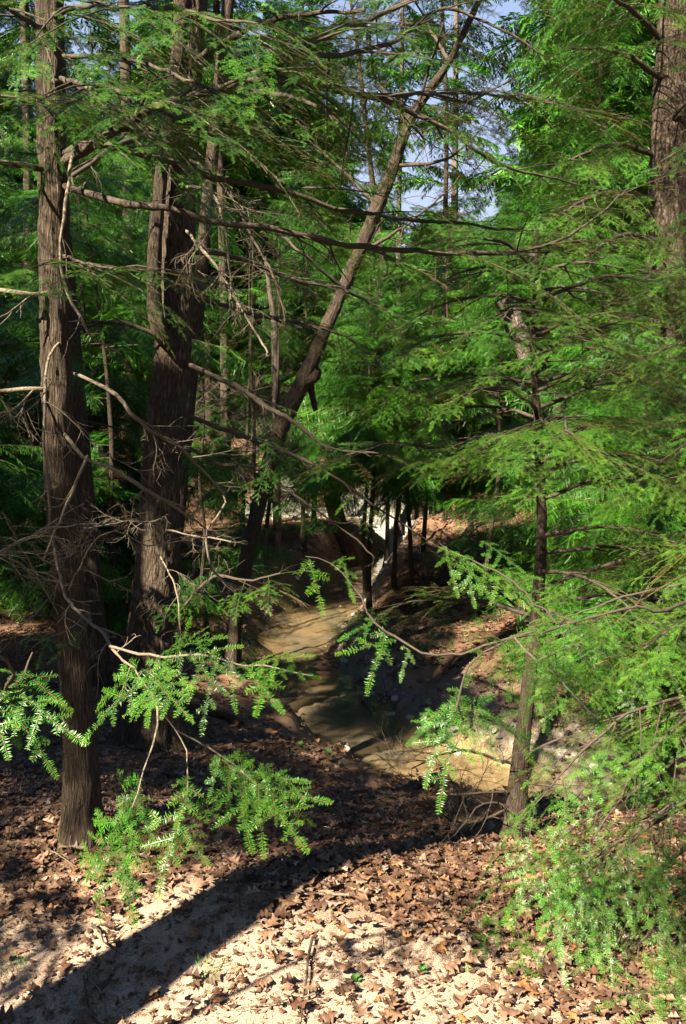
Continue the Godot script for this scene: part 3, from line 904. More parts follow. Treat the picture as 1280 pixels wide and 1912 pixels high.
	limb(t, px_path([[566, 712, d, 26], [588, 702, d - .05, 20], [592, 690, d - .08, 14]]), {"from": 2.0, "mat": M.bark})
	limb(t, px_path([[575, 700, d, 18], [583, 740, d + .1, 16], [588, 765, d + .15, 10]]), {"from": 2.0, "mat": M.bark_red})
	for a in [[735, 310, 800, 130, 830, 40], [705, 385, 620, 300, 560, 250], [762, 230, 700, 140, 690, 60], [670, 470, 760, 420, 860, 330], [800, 170, 870, 190, 950, 150], [838, 115, 800, 50, 760, -30], [640, 540, 560, 470, 500, 420], [735, 310, 830, 300, 900, 240]]:
		limb(t, px_path([[a[0], a[1], d, 11], [a[2], a[3], d + rnd(-.3, .5), 7], [a[4], a[5], d + rnd(-.6, .8), 3]]), {"dead": true, "side": 0.6, "every": 0.2, "depth": 2, "mat": M.limb})
	finish(t)

func right_side() -> void:
	# --- the slim sapling on the bank at the right
	var foot := ground_at(958, 1572)
	var d := -foot.z
	var path := [[foot + Vector3(0, -0.05, 0), 0.5 * 44 * d / FOCAL]]
	for a in [[968, 1450, 33], [984, 1300, 27], [1000, 1150, 22], [1011, 1000, 19], [1006, 850, 15], [998, 700, 11], [994, 600, 8], [1000, 500, 5], [1002, 430, 2]]:
		path.append_array(px_path([[a[0], a[1], d, a[2]]]))
	var t := trunk_tree("hemlock_sapling", "slim dark hemlock sapling on the near bank with green boughs all round", "tree", path, M.bark, 0.004, 16, 0.04, 1.3)
	var pts: Array = t.path
	for k in 58:
		var f := lerpf(0.36, 0.97, (k + rng.randf()) / 58.0)
		var p: Array = pts[int(f * (pts.size() - 1))]
		var a := k * 2.4 + rnd(-.4, .4)
		var l := lerpf(1.25, 0.35, pow(f, 1.2)) * rnd(0.7, 1.15)
		var out := Vector3(cos(a), rnd(0.0, 0.35), sin(a))
		var q: Vector3 = p[0]
		var mid := q + out * l * 0.55
		var seen := view.inverse() * (mid - EYE)
		var sx := 640.0 + seen.x / -seen.z * FOCAL
		var sy := 956.0 - seen.y / -seen.z * FOCAL
		if sx < 840 and sy > 900: continue
		if sx > 890 and sx < 1020 and sy > 520 and sy < 700 and rng.randf() < 0.75: continue
		if sx > 840 and sx < 1130 and sy > 880 and sy < 1070: continue
		limb(t, [[q, 0.011], [q + out * l * 0.4 + Vector3(0, 0.03, 0), 0.008], [q + out * l * 0.75, 0.005], [q + out * l + Vector3(0, -0.10 * l, 0), 0.002]], {"from": 0.2, "side": 0.36, "every": 0.075, "size": 0.85, "bare": 0.06})
	for a in [[968, 1430, 860, 1400, 770, 1440], [966, 1480, 880, 1480, 800, 1500], [964, 1500, 860, 1540, 790, 1490], [975, 1380, 900, 1330, 800, 1330], [966, 1460, 1060, 1480, 1130, 1540], [970, 1420, 1050, 1380, 1120, 1400], [964, 1510, 900, 1500, 850, 1560], [990, 1240, 1090, 1200, 1180, 1210]]:
		limb(t, px_path([[a[0], a[1], d, 9], [a[2], a[3], d - .1, 6], [a[4], a[5], d - .2, 3]]), {"dead": true, "side": 0.3, "every": 0.09, "depth": 2, "mat": M.limb})
	finish(t)

	# --- the bushy young hemlock at the right edge, and its bright hanging sprays
	foot = spot(1.62, 2.75, -0.05)
	path = []
	for k in 8: path.append([foot + Vector3(0.02 * k, 0.5 * k, -0.03 * k), lerpf(0.04, 0.008, k / 7.0)])
	t = trunk_tree("hemlock_sapling", "bushy young hemlock crowding the right edge of the foreground", "tree", path, M.bark, 0.004, 14, 0.05, 1.3)
	pts = t.path
	t.coarse = true
	for k in 112:
		var f := lerpf(0.1, 0.95, (k + rng.randf()) / 112.0)
		var p: Array = pts[int(f * (pts.size() - 1))]
		var a := k * 2.4 + rnd(-.4, .4)
		var l := lerpf(1.0, 0.4, f) * rnd(0.65, 1.1)
		var out := Vector3(cos(a), rnd(-0.1, 0.35), sin(a))
		if p[0].y + 0.2 < 0.5 and out.z > 0.3: l *= 0.7
		var q: Vector3 = p[0]
		limb(t, [[q, 0.010], [q + out * l * 0.5 + Vector3(0, 0.02, 0), 0.006], [q + out * l + Vector3(0, -0.28 * l, 0), 0.002]], {"from": 0.25, "side": 0.3, "every": 0.075, "size": 0.72, "droop": 0.6, "bare": 0.08})
	for a in [[1290, 1330, 1200, 1420, 1130, 1530, 1085, 1600], [1290, 1480, 1190, 1560, 1110, 1660, 1050, 1760], [1300, 1560, 1210, 1660, 1150, 1760, 1120, 1850], [1290, 1400, 1180, 1480, 1080, 1540, 1020, 1600], [1300, 1640, 1240, 1700, 1190, 1760, 1150, 1800], [1290, 1300, 1170, 1330, 1070, 1420, 1000, 1500], [1290, 1500, 1150, 1580, 1040, 1640, 960, 1700]]:
		limb(t, px_path([[a[0], a[1], 2.7, 9], [a[2], a[3], 2.6, 7], [a[4], a[5], 2.55, 5], [a[6], a[7], 2.5, 2]]), {"from": 0.1, "side": 0.26, "every": 0.06, "size": 0.72, "droop": 0.8, "bare": 0.08})
	# long thin limbs that reach in front of the sapling
	var g := 1.85
	limb(t, [[pts[int(pts.size() * 0.42)][0], 0.011]] + px_path([[1290, 1115, 2.1, 7], [1190, 1135, 2.0, 6], [1060, 1165, 1.95, 5], [960, 1190, g, 4.5], [900, 1215, g, 4], [868, 1240, g, 4], [862, 1290, g - .05, 4], [850, 1330, g - .1, 4]]), {"from": 2.0})
	limb(t, px_path([[960, 1190, g, 5], [1000, 1230, g, 5], [1040, 1255, g, 4], [1080, 1300, g - .05, 4], [1120, 1340, g - .1, 3]]), {"from": 2.0, "mat": M.dead})
	for a in [[852, 1325, 822, 1490], [850, 1330, 765, 1372], [848, 1315, 790, 1450], [860, 1300, 1042, 1412], [880, 1315, 925, 1420], [860, 1310, 895, 1400], [862, 1290, 810, 1340], [930, 1340, 1000, 1420], [850, 1345, 885, 1415],
			[1000, 1230, 1152, 1375], [1040, 1255, 1180, 1300], [1000, 1228, 980, 1330], [1030, 1250, 1020, 1350], [1060, 1275, 1070, 1350], [1090, 1300, 1100, 1365], [960, 1195, 950, 1300], [1010, 1235, 1090, 1260], [1005, 1175, 1060, 1165], [1000, 1180, 1020, 1240], [1060, 1165, 1140, 1215], [900, 1215, 875, 1270], [940, 1200, 890, 1180], [1130, 1150, 1170, 1240], [1090, 1155, 1110, 1230]]:
		hero(t, [a[0], a[1], g + rnd(-.05, .05)], [a[2], a[3], g + rnd(-.18, .02)])
	for a in [[880, 1050, 965, 1115], [850, 1030, 905, 1100], [900, 1060, 985, 1070], [870, 1040, 880, 1110], [930, 1075, 1000, 1130], [830, 1020, 850, 1090], [900, 1010, 960, 1050]]:
		hero(t, [a[0], a[1], 2.6], [a[2], a[3], 2.5], 1.15)
	limb(t, px_path([[1040, 1165, 2.0, 5], [960, 1090, 2.4, 5], [880, 1045, 2.6, 4], [820, 1015, 2.6, 2]]), {"from": 2.0})
	limb(t, px_path([[1000, 1178, 1.9, 6], [900, 1202, 1.95, 6.5], [830, 1219, 2.0, 6.5], [780, 1212, 2.0, 6], [738, 1190, 2.05, 6], [700, 1160, 2.05, 5], [660, 1095, 2.1, 4], [620, 1050, 2.1, 3], [570, 1035, 2.1, 2]]), {"from": 2.0})
	for a in [[578, 1045, 602, 1138], [640, 1050, 662, 1115], [620, 1050, 655, 1040], [740, 1195, 640, 1215], [720, 1180, 690, 1285], [765, 1205, 750, 1265], [700, 1160, 640, 1190]]:
		hero(t, [a[0], a[1], 2.05], [a[2], a[3], 2.0])
	# the sunlit spray low in the corner
	limb(t, [[pts[2][0], 0.008]] + px_path([[1320, 1830, 1.9, 7], [1240, 1850, 1.8, 5], [1150, 1862, 1.75, 3]]), {"from": 2.0})
	for a in [[1290, 1840, 1130, 1862], [1280, 1835, 1180, 1770], [1250, 1850, 1170, 1905], [1290, 1845, 1210, 1915], [1300, 1820, 1220, 1740], [1300, 1780, 1215, 1800], [1320, 1760, 1250, 1700], [1300, 1850, 1290, 1930], [1200, 1855, 1130, 1830]]:
		hero(t, [a[0], a[1], 1.8], [a[2], a[3], 1.75], 1.0, Vector3(0, 1, 0.3))
	# twigs that dangle before the stream
	finish(t)

	# --- big trunk at the right edge
	foot = ground_at(1225, 1010)
	foot = spot(at(1225, 1000, 9.0).x, 9.0, -0.1)
	path = [[foot, 0.26]]
	for a in [[1228, 820, 84], [1232, 660, 74], [1238, 560, 70], [1246, 400, 68], [1254, 200, 66], [1264, 0, 62], [1275, -250, 58], [1290, -700, 40], [1300, -1200, 24]]:
		path.append_array(px_path([[a[0], a[1], 9.0, a[2]]]))
	t = trunk_tree("hemlock_tree", "broad dark trunk rising behind the foliage at the right edge", "tree", path, M.bark, 0.016, 28, 0.08, 1.3)
	for a in [[1236, 560, 1150, 560, 1060, 620], [1240, 500, 1180, 540, 1100, 600], [1246, 380, 1140, 360, 1040, 400], [1250, 300, 1150, 270, 1060, 300], [1256, 160, 1160, 100, 1060, 90], [1258, 100, 1180, 20, 1100, -20], [1238, 620, 1160, 660, 1080, 720], [1236, 700, 1150, 760, 1090, 820], [1250, 250, 1270, 200, 1330, 180], [1240, 450, 1160, 440, 1090, 480]]:
		limb(t, px_path([[a[0], a[1], 9.0, 14], [a[2], a[3], 8.5 + rnd(-.4, .4), 9], [a[4], a[5], 8.2 + rnd(-.6, .6), 4]]), {"from": 0.2, "side": 0.75, "every": 0.13, "size": 1.3, "bare": 0.1})
	crown(t, 6.5, 14.0, 2.6, 60)
	finish(t)

func further_trees() -> void:
	# slim trunks one can tell apart; boughs from h0 upwards
	thin = 0.3
	var t: Growth
	hemlock_at("hemlock_tree", "dark thin trunk just behind the slender hemlock at the left", "tree", -2.0, 6.9, 11.0, 0.075, 2.2, 1.7, 60, false, Vector2(-0.55, 0), M.bark)
	hemlock_at("hemlock_tree", "pale trunk showing close behind the thick hemlock's right side", "tree", -1.80, 8.4, 14.0, 0.075, 4.2, 2.0, 60, false, Vector2(1.6, 0), M.bark)
	# young hemlocks in the sun beyond the stream
	var under := "young hemlocks beyond the stream"
	roll = 0.75
	for a in [
		["bright green young hemlock in the sun right of the leaning tree", 684, 12.5, 5.0, 2.3, 1.9, 70],
		["bright green young hemlock between the leaning tree and the twin brown trunks", 735, 11.5, 4.2, 1.6, 1.6, 60],
		["dark green young hemlock behind the tip of the bank sapling", 905, 10.0, 4.6, 1.7, 1.7, 75],
		["leafy young hemlock under the pale broken snag", 1010, 12.0, 5.4, 1.9, 2.0, 75],
		["dense young hemlock filling the gap left of the broad right trunk", 1130, 8.0, 3.6, .6, 1.6, 70],
		["shaded young hemlock in front of the broad right trunk", 1250, 6.2, 3.0, .5, 1.3, 60],
		["young hemlock at the foot of the lit leaf slope", 830, 14.5, 5.0, 2.6, 1.8, 70],
		["shaded young hemlock left of the leaning tree", 470, 13.0, 5.0, 1.6, 1.7, 85],
		["shaded young hemlock filling the space between the two left trunks", 215, 9.5, 5.5, .9, 1.8, 75],
		["shaded young hemlock at the left edge behind the dead limbs", -50, 8.0, 6.5, 1.3, 1.7, 80],
		["bright bushy hemlock under the upper stem of the leaning tree", 585, 16.0, 6.6, 2.4, 2.0, 95],
		["bright bushy hemlock behind the thin dark straight trunk", 800, 18.5, 6.0, 1.8, 2.2, 85],
		["small bright hemlock above the lit leaf slope", 700, 19.5, 6.4, 2.6, 2.0, 80],
		["dark bushy hemlock on the left slope behind the dead twigs", -30, 11.0, 6.0, .6, 1.9, 80],
		["sunlit hemlock low between the bare grey sapling and the leaning tree", 495, 12.0, 5.0, 2.0, 1.7, 80],
		["sunlit hemlock just right of the brown leaning trunk", 790, 12.8, 4.8, 2.2, 1.7, 65],
		["sunlit hemlock left of the pale snag", 880, 13.6, 4.8, 2.5, 1.8, 65],
		["hemlock behind the pale snag, darker than the snag", 960, 15.2, 5.6, 2.6, 2.0, 75],
		["tall lit hemlock against the upper right sky", 1080, 11.2, 7.5, 2.0, 1.9, 75],
		["hemlock behind the dead branches, touching the leaning tree", 450, 16.5, 6.0, .9, 2.2, 100],
		["dark hemlock low between the slender trunk and the thick trunk", 165, 10.5, 6.0, .4, 1.9, 90],
		["dark hemlock right behind the thick trunk, above the leaf slope", 320, 12.5, 7.0, 1.0, 2.0, 90],
		["dark hemlock on the left slope, lowest of those at the left edge", 40, 12.5, 5.0, .3, 2.0, 80],
		["bright hemlock right of the leaning tree, nearest of those in the sun", 690, 10.4, 4.3, 1.9, 1.5, 60],
		["layered green hemlock behind the broken reddish trunk at the bend", 565, 14.6, 5.6, 2.0, 1.8, 85],
		["layered green hemlock left of the brown leaning trunk", 722, 14.0, 5.4, 2.0, 1.8, 85],
		["layered green hemlock low in front of the thin dark straight trunk", 772, 10.8, 4.4, 1.7, 1.6, 80],
		["low dark hemlock beside the foot of the leaning tree", 385, 9.2, 3.0, .3, 1.0, 45],
	]:
		var tall: float = a[3]
		shed_few = a[1] < 260
		hemlock("young_hemlock", a[0], "tree", a[1], a[2], tall, 0.012 + tall * 0.0045, a[4], a[5], int(a[6] * 1.9), false, Vector2(rnd(-.3, .3), 0), M.bark, under)
	roll = 0.5
	shed_few = false
	# grown trees of the further wood
	for a in [
		["brown leaning trunk right of the leaning tree, lower end bare", 785, 16.0, 11.0, .085, 4.5, 1.4, 30, Vector2(-1.6, 0), "bark"],
		["thin dark straight trunk beside the brown leaning one", 838, 15.4, 12.0, .06, 3.6, 1.3, 34, Vector2(-.3, 0), "bark"],
		["slim grey pole trunk crossing behind the leaning tree's upper stem", 742, 19.0, 17.0, .075, 8.0, 2.0, 40, Vector2(.1, 0), "bark_grey"],
		["pale brown trunk standing in the bright gap of sky", 838, 27.0, 20.0, .14, 10.0, 2.4, 40, Vector2(.1, 0), "bark_grey"],
		["grey trunk high up among the boughs at the upper right", 1118, 19.5, 18.0, .11, 5.0, 3.0, 110, Vector2(-.2, 0), "bark_grey"],
		["grey trunk seen under the broad right trunk's limbs", 1185, 17.0, 15.0, .10, 5.0, 2.8, 100, Vector2(.1, 0), "bark_grey"],
		["dark hemlock in the middle distance behind the snag", 1070, 21.0, 18.0, .12, 3.0, 3.2, 130, Vector2(0, 0), "bark"],
		["tall dark hemlock behind the thick trunk's dead stem", 250, 15.0, 17.0, .13, 3.0, 3.2, 130, Vector2(0, 0), "bark"],
		["tall dark hemlock at the far left, half hidden by the slender trunk", 70, 18.0, 18.0, .13, 3.5, 3.3, 130, Vector2(0, 0), "bark"],
		["dark hemlock left of the gap of blue sky", 420, 20.0, 18.0, .13, 4.5, 3.0, 120, Vector2(0, 0), "bark"],
		["hemlock with sunlit boughs above the shale bank", 545, 25.0, 12.0, .13, 3.5, 3.2, 120, Vector2(0, 0), "bark"],
		["hemlock with sunlit boughs left of the pale brown trunk", 690, 24.0, 5.5, .11, 2.5, 2.8, 110, Vector2(0, 0), "bark"],
		["far hemlock with low boughs under the bright gap of sky", 830, 30.0, 7.0, .12, 2.0, 3.2, 110, Vector2(0, 0), "bark"],
		["tall hemlock closing the right of the sky gap", 1090, 15.5, 17.0, .12, 4.5, 2.4, 110, Vector2(.3, 0), "bark"],
		["tall hemlock beyond the broad right trunk", 1290, 15.0, 18.0, .14, 3.0, 3.4, 130, Vector2(0, 0), "bark"],
	]:
		hemlock("forest_hemlock", a[0], "tree", a[1], a[2], a[3], a[4], a[5], a[6], a[7], a[2] > 14.0, a[8], M[a[9]], "hemlocks of the further wood")
	# the thin straight trunk left of the leaning one
	var foot := spot(at(516, 900, 13.0).x, 13.0, -0.05)
	var b: Array = [[foot, 0.06]] + px_path([[516, 850, 13.0, 15], [515, 770, 13.0, 15], [514, 680, 13.0, 14], [511, 600, 13.0, 12], [503, 540, 13.0, 9], [495, 480, 13.0, 5]])
	t = trunk_tree("dead_sapling", "bare thin grey sapling upright beside the leaning tree", "tree", b, M.bark_grey, 0.003, 10, 0.1, 1.2)
	for k in 8: limb(t, [[t.path[int(t.path.size() * (0.5 + 0.06 * k))][0], 0.008], [t.path[int(t.path.size() * (0.5 + 0.06 * k))][0] + Vector3(rnd(-.4, .4), rnd(.1, .3), rnd(-.3, .3)), 0.003]], {"dead": true, "mat": M.dead, "side": 0.3, "every": 0.1, "depth": 2, "from": 0.3})
	# the dark broken trunk at the bend
	foot = spot(at(656, 1060, 16.6).x, 16.6, -0.3)
	b = [[foot, 0.17]] + px_path([[652, 1045, 16.6, 32], [640, 1005, 16.7, 31], [622, 940, 16.8, 29], [606, 865, 16.9, 26], [597, 815, 17, 24], [594, 795, 17, 16]])
	t = trunk_tree("broken_tree", "dark reddish broken trunk leaning left at the stream bend", "tree", b, M.bark_red, 0.02, 18, 0.08)
	limb(t, px_path([[606, 870, 16.9, 12], [570, 850, 16.6, 8], [540, 800, 16.4, 4]]), {"dead": true, "side": 0.6, "every": 0.25, "depth": 1})
	# the pale broken snag at the right
	foot = spot(at(1080, 900, 9.0).x, 9.0, -0.2)
	b = [[foot, 0.19]] + px_path([[1040, 790, 9.0, 40], [985, 665, 9.0, 36], [962, 610, 9.0, 34], [945, 570, 9.0, 33], [939, 556, 9.0, 30]])
	trunk_tree("broken_snag", "pale sunlit snag with a broken top among the hemlocks", "tree", b, M.bark_grey, 0.025, 18, 0.06)
	far_wood()

func far_wood() -> void:
	# the mass of trees far up the slopes and all round, which reads as one wood
	var o := Node3D.new()
	o.name = "distant_woods"
	add_child(o)
	o.set_meta("kind", "stuff")
	o.set_meta("label", "mass of distant hemlocks on the slopes behind the ravine")
	o.set_meta("category", "woods")
	var trunks := Build.new()
	var t := Growth.new()
	t.node = o
	for k in 200:
		var ang := rnd(-0.55, 0.55)
		var d := lerpf(24.0, 80.0, pow(rng.randf(), 1.2))
		var x := tan(ang) * d
		var px := 640.0 + x / d * FOCAL
		var tall := rnd(12.0, 20.0)
		if px > 600 and px < 1000: tall = rnd(3.0, 5.5) + d * 0.06
		if px < 500: tall *= 0.75
		tree_mass(t, trunks, x, d, tall)
	for k in 26:                                        # round the sides and behind, where they shade the ravine
		var a := rnd(0.0, TAU)
		var r := rnd(9.0, 26.0)
		var x := cos(a) * r
		var d := sin(a) * r
		if d > 2.0 and absf(x) < d * 0.62 + 2.5: continue
		if d < 3.0 and absf(x * 0.77 - (d - 2.6) * 0.64) < 2.4: continue
		tree_mass(t, trunks, x, d, rnd(13.0, 18.0), 0.5 if d < 6.0 else 0.2)
	rng.seed = 3141
	var brush := Build.new()
	for k in 5: fine_twigs(brush, Vector3(rnd(-.1, .1), 0, rnd(-.1, .1)), Vector3(rnd(-.5, .5), 1, rnd(-.5, .5)).normalized(), rnd(1.0, 1.7), 0.012, 3)
	var spots := []
	for k in 150:
		var d := rnd(17.0, 40.0)
		var x := rnd(-0.42, 0.42) * d
		if stream_gap(x, d)[0] < 1.2: continue
		spots.append(Transform3D(Basis.from_euler(Vector3(0, rnd(0, TAU), 0)).scaled(Vector3.ONE * rnd(0.8, 1.9)), spot(x, d)))
	copies(o, "bare_brush", brush.mesh(), M.limb, spots).set_meta("kind", "stuff")
	part(o, "trunks", trunks.mesh(), M.bark, false)
	finish(t, "far")

func tree_mass(t: Growth, b: Build, x: float, d: float, tall: float, low := 0.12) -> void:
	var foot := spot(x, d, -0.2)
	var r := tall * 0.009
	t.path = [[foot, r], [foot + Vector3(rnd(-.3, .3), tall * 0.5, 0), r * 0.7], [foot + Vector3(rnd(-.3, .3), tall, 0), r * 0.1]]
	add_tube(b, t.path, 7)
	t.path = smooth(t.path, 1.0)
	crown(t, tall * (low + rnd(0.0, 0.18)), tall, rnd(2.4, 3.6), int(tall * 8.5))

# ------------------------------------------------------------------ what lies on the ground
func leaf_mesh(kind: int, s: int) -> ArrayMesh:        # about 1 unit long, dry and curled
	rng.seed = 4000 + s * 10 + kind
	var b := Build.new()
	var n := 12
	var curl := rnd(0.2, 0.8) * (1.0 if rng.randf() < 0.6 else -0.6)
	var bend := rnd(-0.8, 1.0)
	var twist := rnd(-0.7, 0.7)
	var tone := Color(1, 1, 1)
	var rib := Color(1.25, 1.15, 1.0)
	for k in n + 1:
		var t := float(k) / n
		var w := 0.0
		if kind == 0:    # oak: rounded lobes
			w = (0.10 + 0.20 * sin(PI * pow(t, 1.1))) * (1.0 + 0.55 * sin(t * TAU * 3.2 + 0.6)) * (1.0 if t < 0.97 else 0.3)
		elif kind == 1:  # maple: pointed lobes
			w = (0.08 + 0.42 * sin(PI * pow(t, 0.8)) * absf(1.0 - 2.0 * fmod(t * 2.6 + 0.25, 1.0))) * (1.0 if t < 0.95 else 0.2)
		else:            # beech: oval
			w = 0.24 * sin(PI * pow(clampf(t, 0.02, 0.99), 0.85))
		w = maxf(w, 0.012)
		var y := bend * (t - 0.5) * (t - 0.5) * 0.9
		var roll := twist * (t - 0.5)
		for e in [-1.0, -0.5, 0.0, 0.5, 1.0]:
			var lift: float = curl * e * e * w * 1.1 + roll * e * w + rnd(-0.045, 0.045)
			b.vert(Vector3(t - 0.5, y + lift + (0.02 if e == 0.0 else 0.0), e * w), Vector3.UP, rib if e == 0.0 else tone * rnd(0.82, 1.1))
	for k in n:
		for e in 4:
			var a := k * 5 + e
			b.tri(a, a + 5, a + 1)
			b.tri(a + 1, a + 5, a + 6)
	var stalk := Color(0.8, 0.7, 0.6)
	b.blade(Vector3(-0.5, bend * 0.22, 0), Vector3(-1, 0.15, 0.2).normalized(), Vector3(0, 0, 1), Vector3.UP, 0.3, 0.012, stalk, stalk)
	shade_normals(b)
	return b.mesh()

func leaf_colour() -> Color:
	var k := rng.randf()
	var c := Color(0.19, 0.11, 0.065)
	if k < 0.38: c = Color(0.115, 0.062, 0.036)
	elif k < 0.6: c = Color(0.24, 0.15, 0.095)
	elif k < 0.72: c = Color(0.30, 0.215, 0.15)
	elif k < 0.78: c = Color(0.30, 0.15, 0.06)
	elif k < 0.81: c = Color(0.36, 0.30, 0.24)
	return Color(c.r, c.g * 0.94, c.b * 0.9) * rnd(0.3, 0.72)

func lay(x: float, d: float, size: float, lift: float) -> Transform3D:
	var e := 0.05
	var h := height(x, d)
	var n := Vector3(h - height(x + e, d), e, -(h - height(x, d + e))).normalized()
	n = (n + Vector3(rnd(-.25, .25), 0, rnd(-.25, .25))).normalized()
	var a := rnd(0, TAU)
	return turned(Vector3(cos(a), 0, sin(a)), n, size, Vector3(x, h + lift, -d))

func litter() -> void:
	var meshes := [leaf_mesh(0, 0), leaf_mesh(1, 1), leaf_mesh(2, 2), leaf_mesh(0, 3), leaf_mesh(1, 4), leaf_mesh(0, 5)]
	dry = [meshes[0], meshes[2], meshes[1]]
	rng.seed = 555
	var places := [[], [], [], [], [], []]
	var tints := [[], [], [], [], [], []]
	var singles := 0
	var tries := 0
	while tries < 88000:
		tries += 1
		var d := 1.2 + 30.0 * pow(rng.randf(), 2.6)
		var x := rnd(-1, 1) * (d * 0.62 + 1.2)
		var thick := smoothstep(2.2, 2.85, d + 0.5 * nz.get_noise_2d(x * 8.0, d * 8.0) + 0.25 * x)
		if d < 4.0 and rng.randf() > maxf(thick, 0.10): continue
		var g := stream_gap(x, d)
		if d > 4.0 and g[0] < 0.5 and rng.randf() < 0.985: continue
		if d > 4.0 and g[0] < 0.95 and g[1] < 0.0 and rng.randf() < 0.3: continue
		var size := rnd(0.028, 0.066) * (1.0 if d < 8.0 else 1.35)
		var tr := lay(x, d, size, rnd(0.004, 0.03))
		if g[0] < 0.5 and d > 4.0: tr.origin.y = WATER + 0.006
		var k := rng.randi() % 6
		var c := leaf_colour()
		if singles < 300 and d > 2.2 and d < 4.4 and absf(x) < d * 0.39 and rng.randf() < 0.2:
			singles += 1
			var o := MeshInstance3D.new()
			o.name = "fallen_leaf"
			o.mesh = meshes[k]
			o.material_override = leaf_tone(c)
			o.transform = tr
			o.position.y += 0.008
			ground_node.add_child(o, true)
			continue
		places[k].append(tr)
		tints[k].append(c)
	for k in 6:
		var o := copies(ground_node, ["oak_leaf_litter", "maple_leaf_litter", "beech_leaf_litter", "oak_leaf_litter", "maple_leaf_litter", "oak_leaf_litter"][k], meshes[k], M.leaf, places[k], tints[k])
		o.set_meta("kind", "stuff")
	# needles, bits of twig and crumbs of bark on the bare duff
	var b := Build.new()
	b.blade(Vector3(-0.5, 0, 0), Vector3.RIGHT, Vector3(0, 0, 1), Vector3.UP, 1.0, 0.07, Color.WHITE, Color.WHITE)
	b.blade(Vector3(-0.5, 0, 0), Vector3.RIGHT, Vector3.UP, Vector3(0, 0, 1), 1.0, 0.05, Color.WHITE, Color.WHITE)
	var bits := []
	var bit_tints := []
	for k in 45000:
		var d := 1.4 + 3.6 * pow(rng.randf(), 1.4)
		var x := rnd(-1, 1) * (d * 0.5 + 0.5)
		bits.append(lay(x, d, rnd(0.007, 0.026) * (1.0 if rng.randf() < 0.93 else 2.4), rnd(0.001, 0.006)))
		bit_tints.append(Color(0.42, 0.3, 0.2).lerp(Color(0.10, 0.06, 0.035), rng.randf()) * rnd(0.8, 1.25))
	var crumbs := []
	var crumb_tints := []
	for k in 16000:
		var d := 1.5 + 4.0 * pow(rng.randf(), 1.5)
		var x := rnd(-1, 1) * (d * 0.5 + 0.5)
		crumbs.append(lay(x, d, rnd(0.008, 0.032), rnd(0.002, 0.01)))
		crumb_tints.append(leaf_colour() * rnd(0.7, 1.3))
	copies(ground_node, "crumbled_leaf_litter", meshes[2], M.leaf, crumbs, crumb_tints).set_meta("kind", "stuff")
	var q := copies(ground_node, "needle_litter", b.mesh(), M.leaf, bits, bit_tints)
	q.set_meta("kind", "stuff")

var dry := []

func seedling(p: Vector3, label: String, big := 1.0) -> void:
	var o := thing("seedling", label, "plant", p)
	var st := Build.new()
	add_tube(st, [[p, 0.0016], [p + Vector3(0.004, 0.05 * big, 0), 0.0012]], 4, 0.0, Color(0.08, 0.12, 0.03))
	part(o, "stem", st.mesh(), M.green_leaf)
	for k in 6:
		var b := Build.new()
		var a := k * 1.05 + rnd(-.3, .3)
		var q := p + Vector3(0.004, (0.03 + 0.005 * k) * big, 0)
		var dir := Vector3(cos(a), rnd(0.2, 0.6), sin(a)).normalized()
		var sd := dir.cross(Vector3.UP).normalized()
		var nn := sd.cross(dir)
		if nn.y < 0: nn = -nn
		var c := Color(0.06, 0.17, 0.03) * rnd(0.8, 1.3)
		var l := rnd(0.03, 0.045) * big
		var mid := b.vert(q + dir * l * 0.5 - nn * 0.003, nn, c)
		var ring := []
		for e in 9:
			var th := TAU * e / 9.0
			ring.append(b.vert(q + dir * l * (0.5 - 0.5 * cos(th)) + sd * l * 0.34 * sin(th), nn, c))
		for e in 9:
			var f := (b.v[ring[(e + 1) % 9]] - b.v[mid]).cross(b.v[ring[e]] - b.v[mid])
			if f.dot(nn) > 0.0: b.tri(mid, ring[e], ring[(e + 1) % 9])
			else: b.tri(mid, ring[(e + 1) % 9], ring[e])
		part(o, "leaf", b.mesh(), M.green_leaf)

func grass_tuft(p: Vector3, label: String) -> void:
	var o := thing("grass_tuft", label, "grass", p)
	var b := Build.new()
	for k in 60:
		var q := p + Vector3(rnd(-.05, .05), -0.004, rnd(-.05, .05))
		q.y = height(q.x, -q.z) - 0.003
		var dir := Vector3(rnd(-.6, .6), 1, rnd(-.6, .6)).normalized()
		var c := Color(0.07, 0.17, 0.03) * rnd(0.7, 1.3)
		b.blade(q, dir, dir.cross(Vector3(rnd(-1, 1), 0, rnd(-1, 1))).normalized(), Vector3.UP, rnd(0.02, 0.05), 0.0014, c, c)
	part(o, "foliage", b.mesh(), M.green_leaf)

var tones := []
func leaf_tone(c: Color) -> Material:                   # a few shared leaf materials for the leaves that are parts
	if tones.is_empty():
		for k in 8:
			var m: StandardMaterial3D = M.leaf.duplicate()
			m.albedo_color = leaf_colour().linear_to_srgb()
			tones.append(m)
	return tones[rng.randi() % 8]

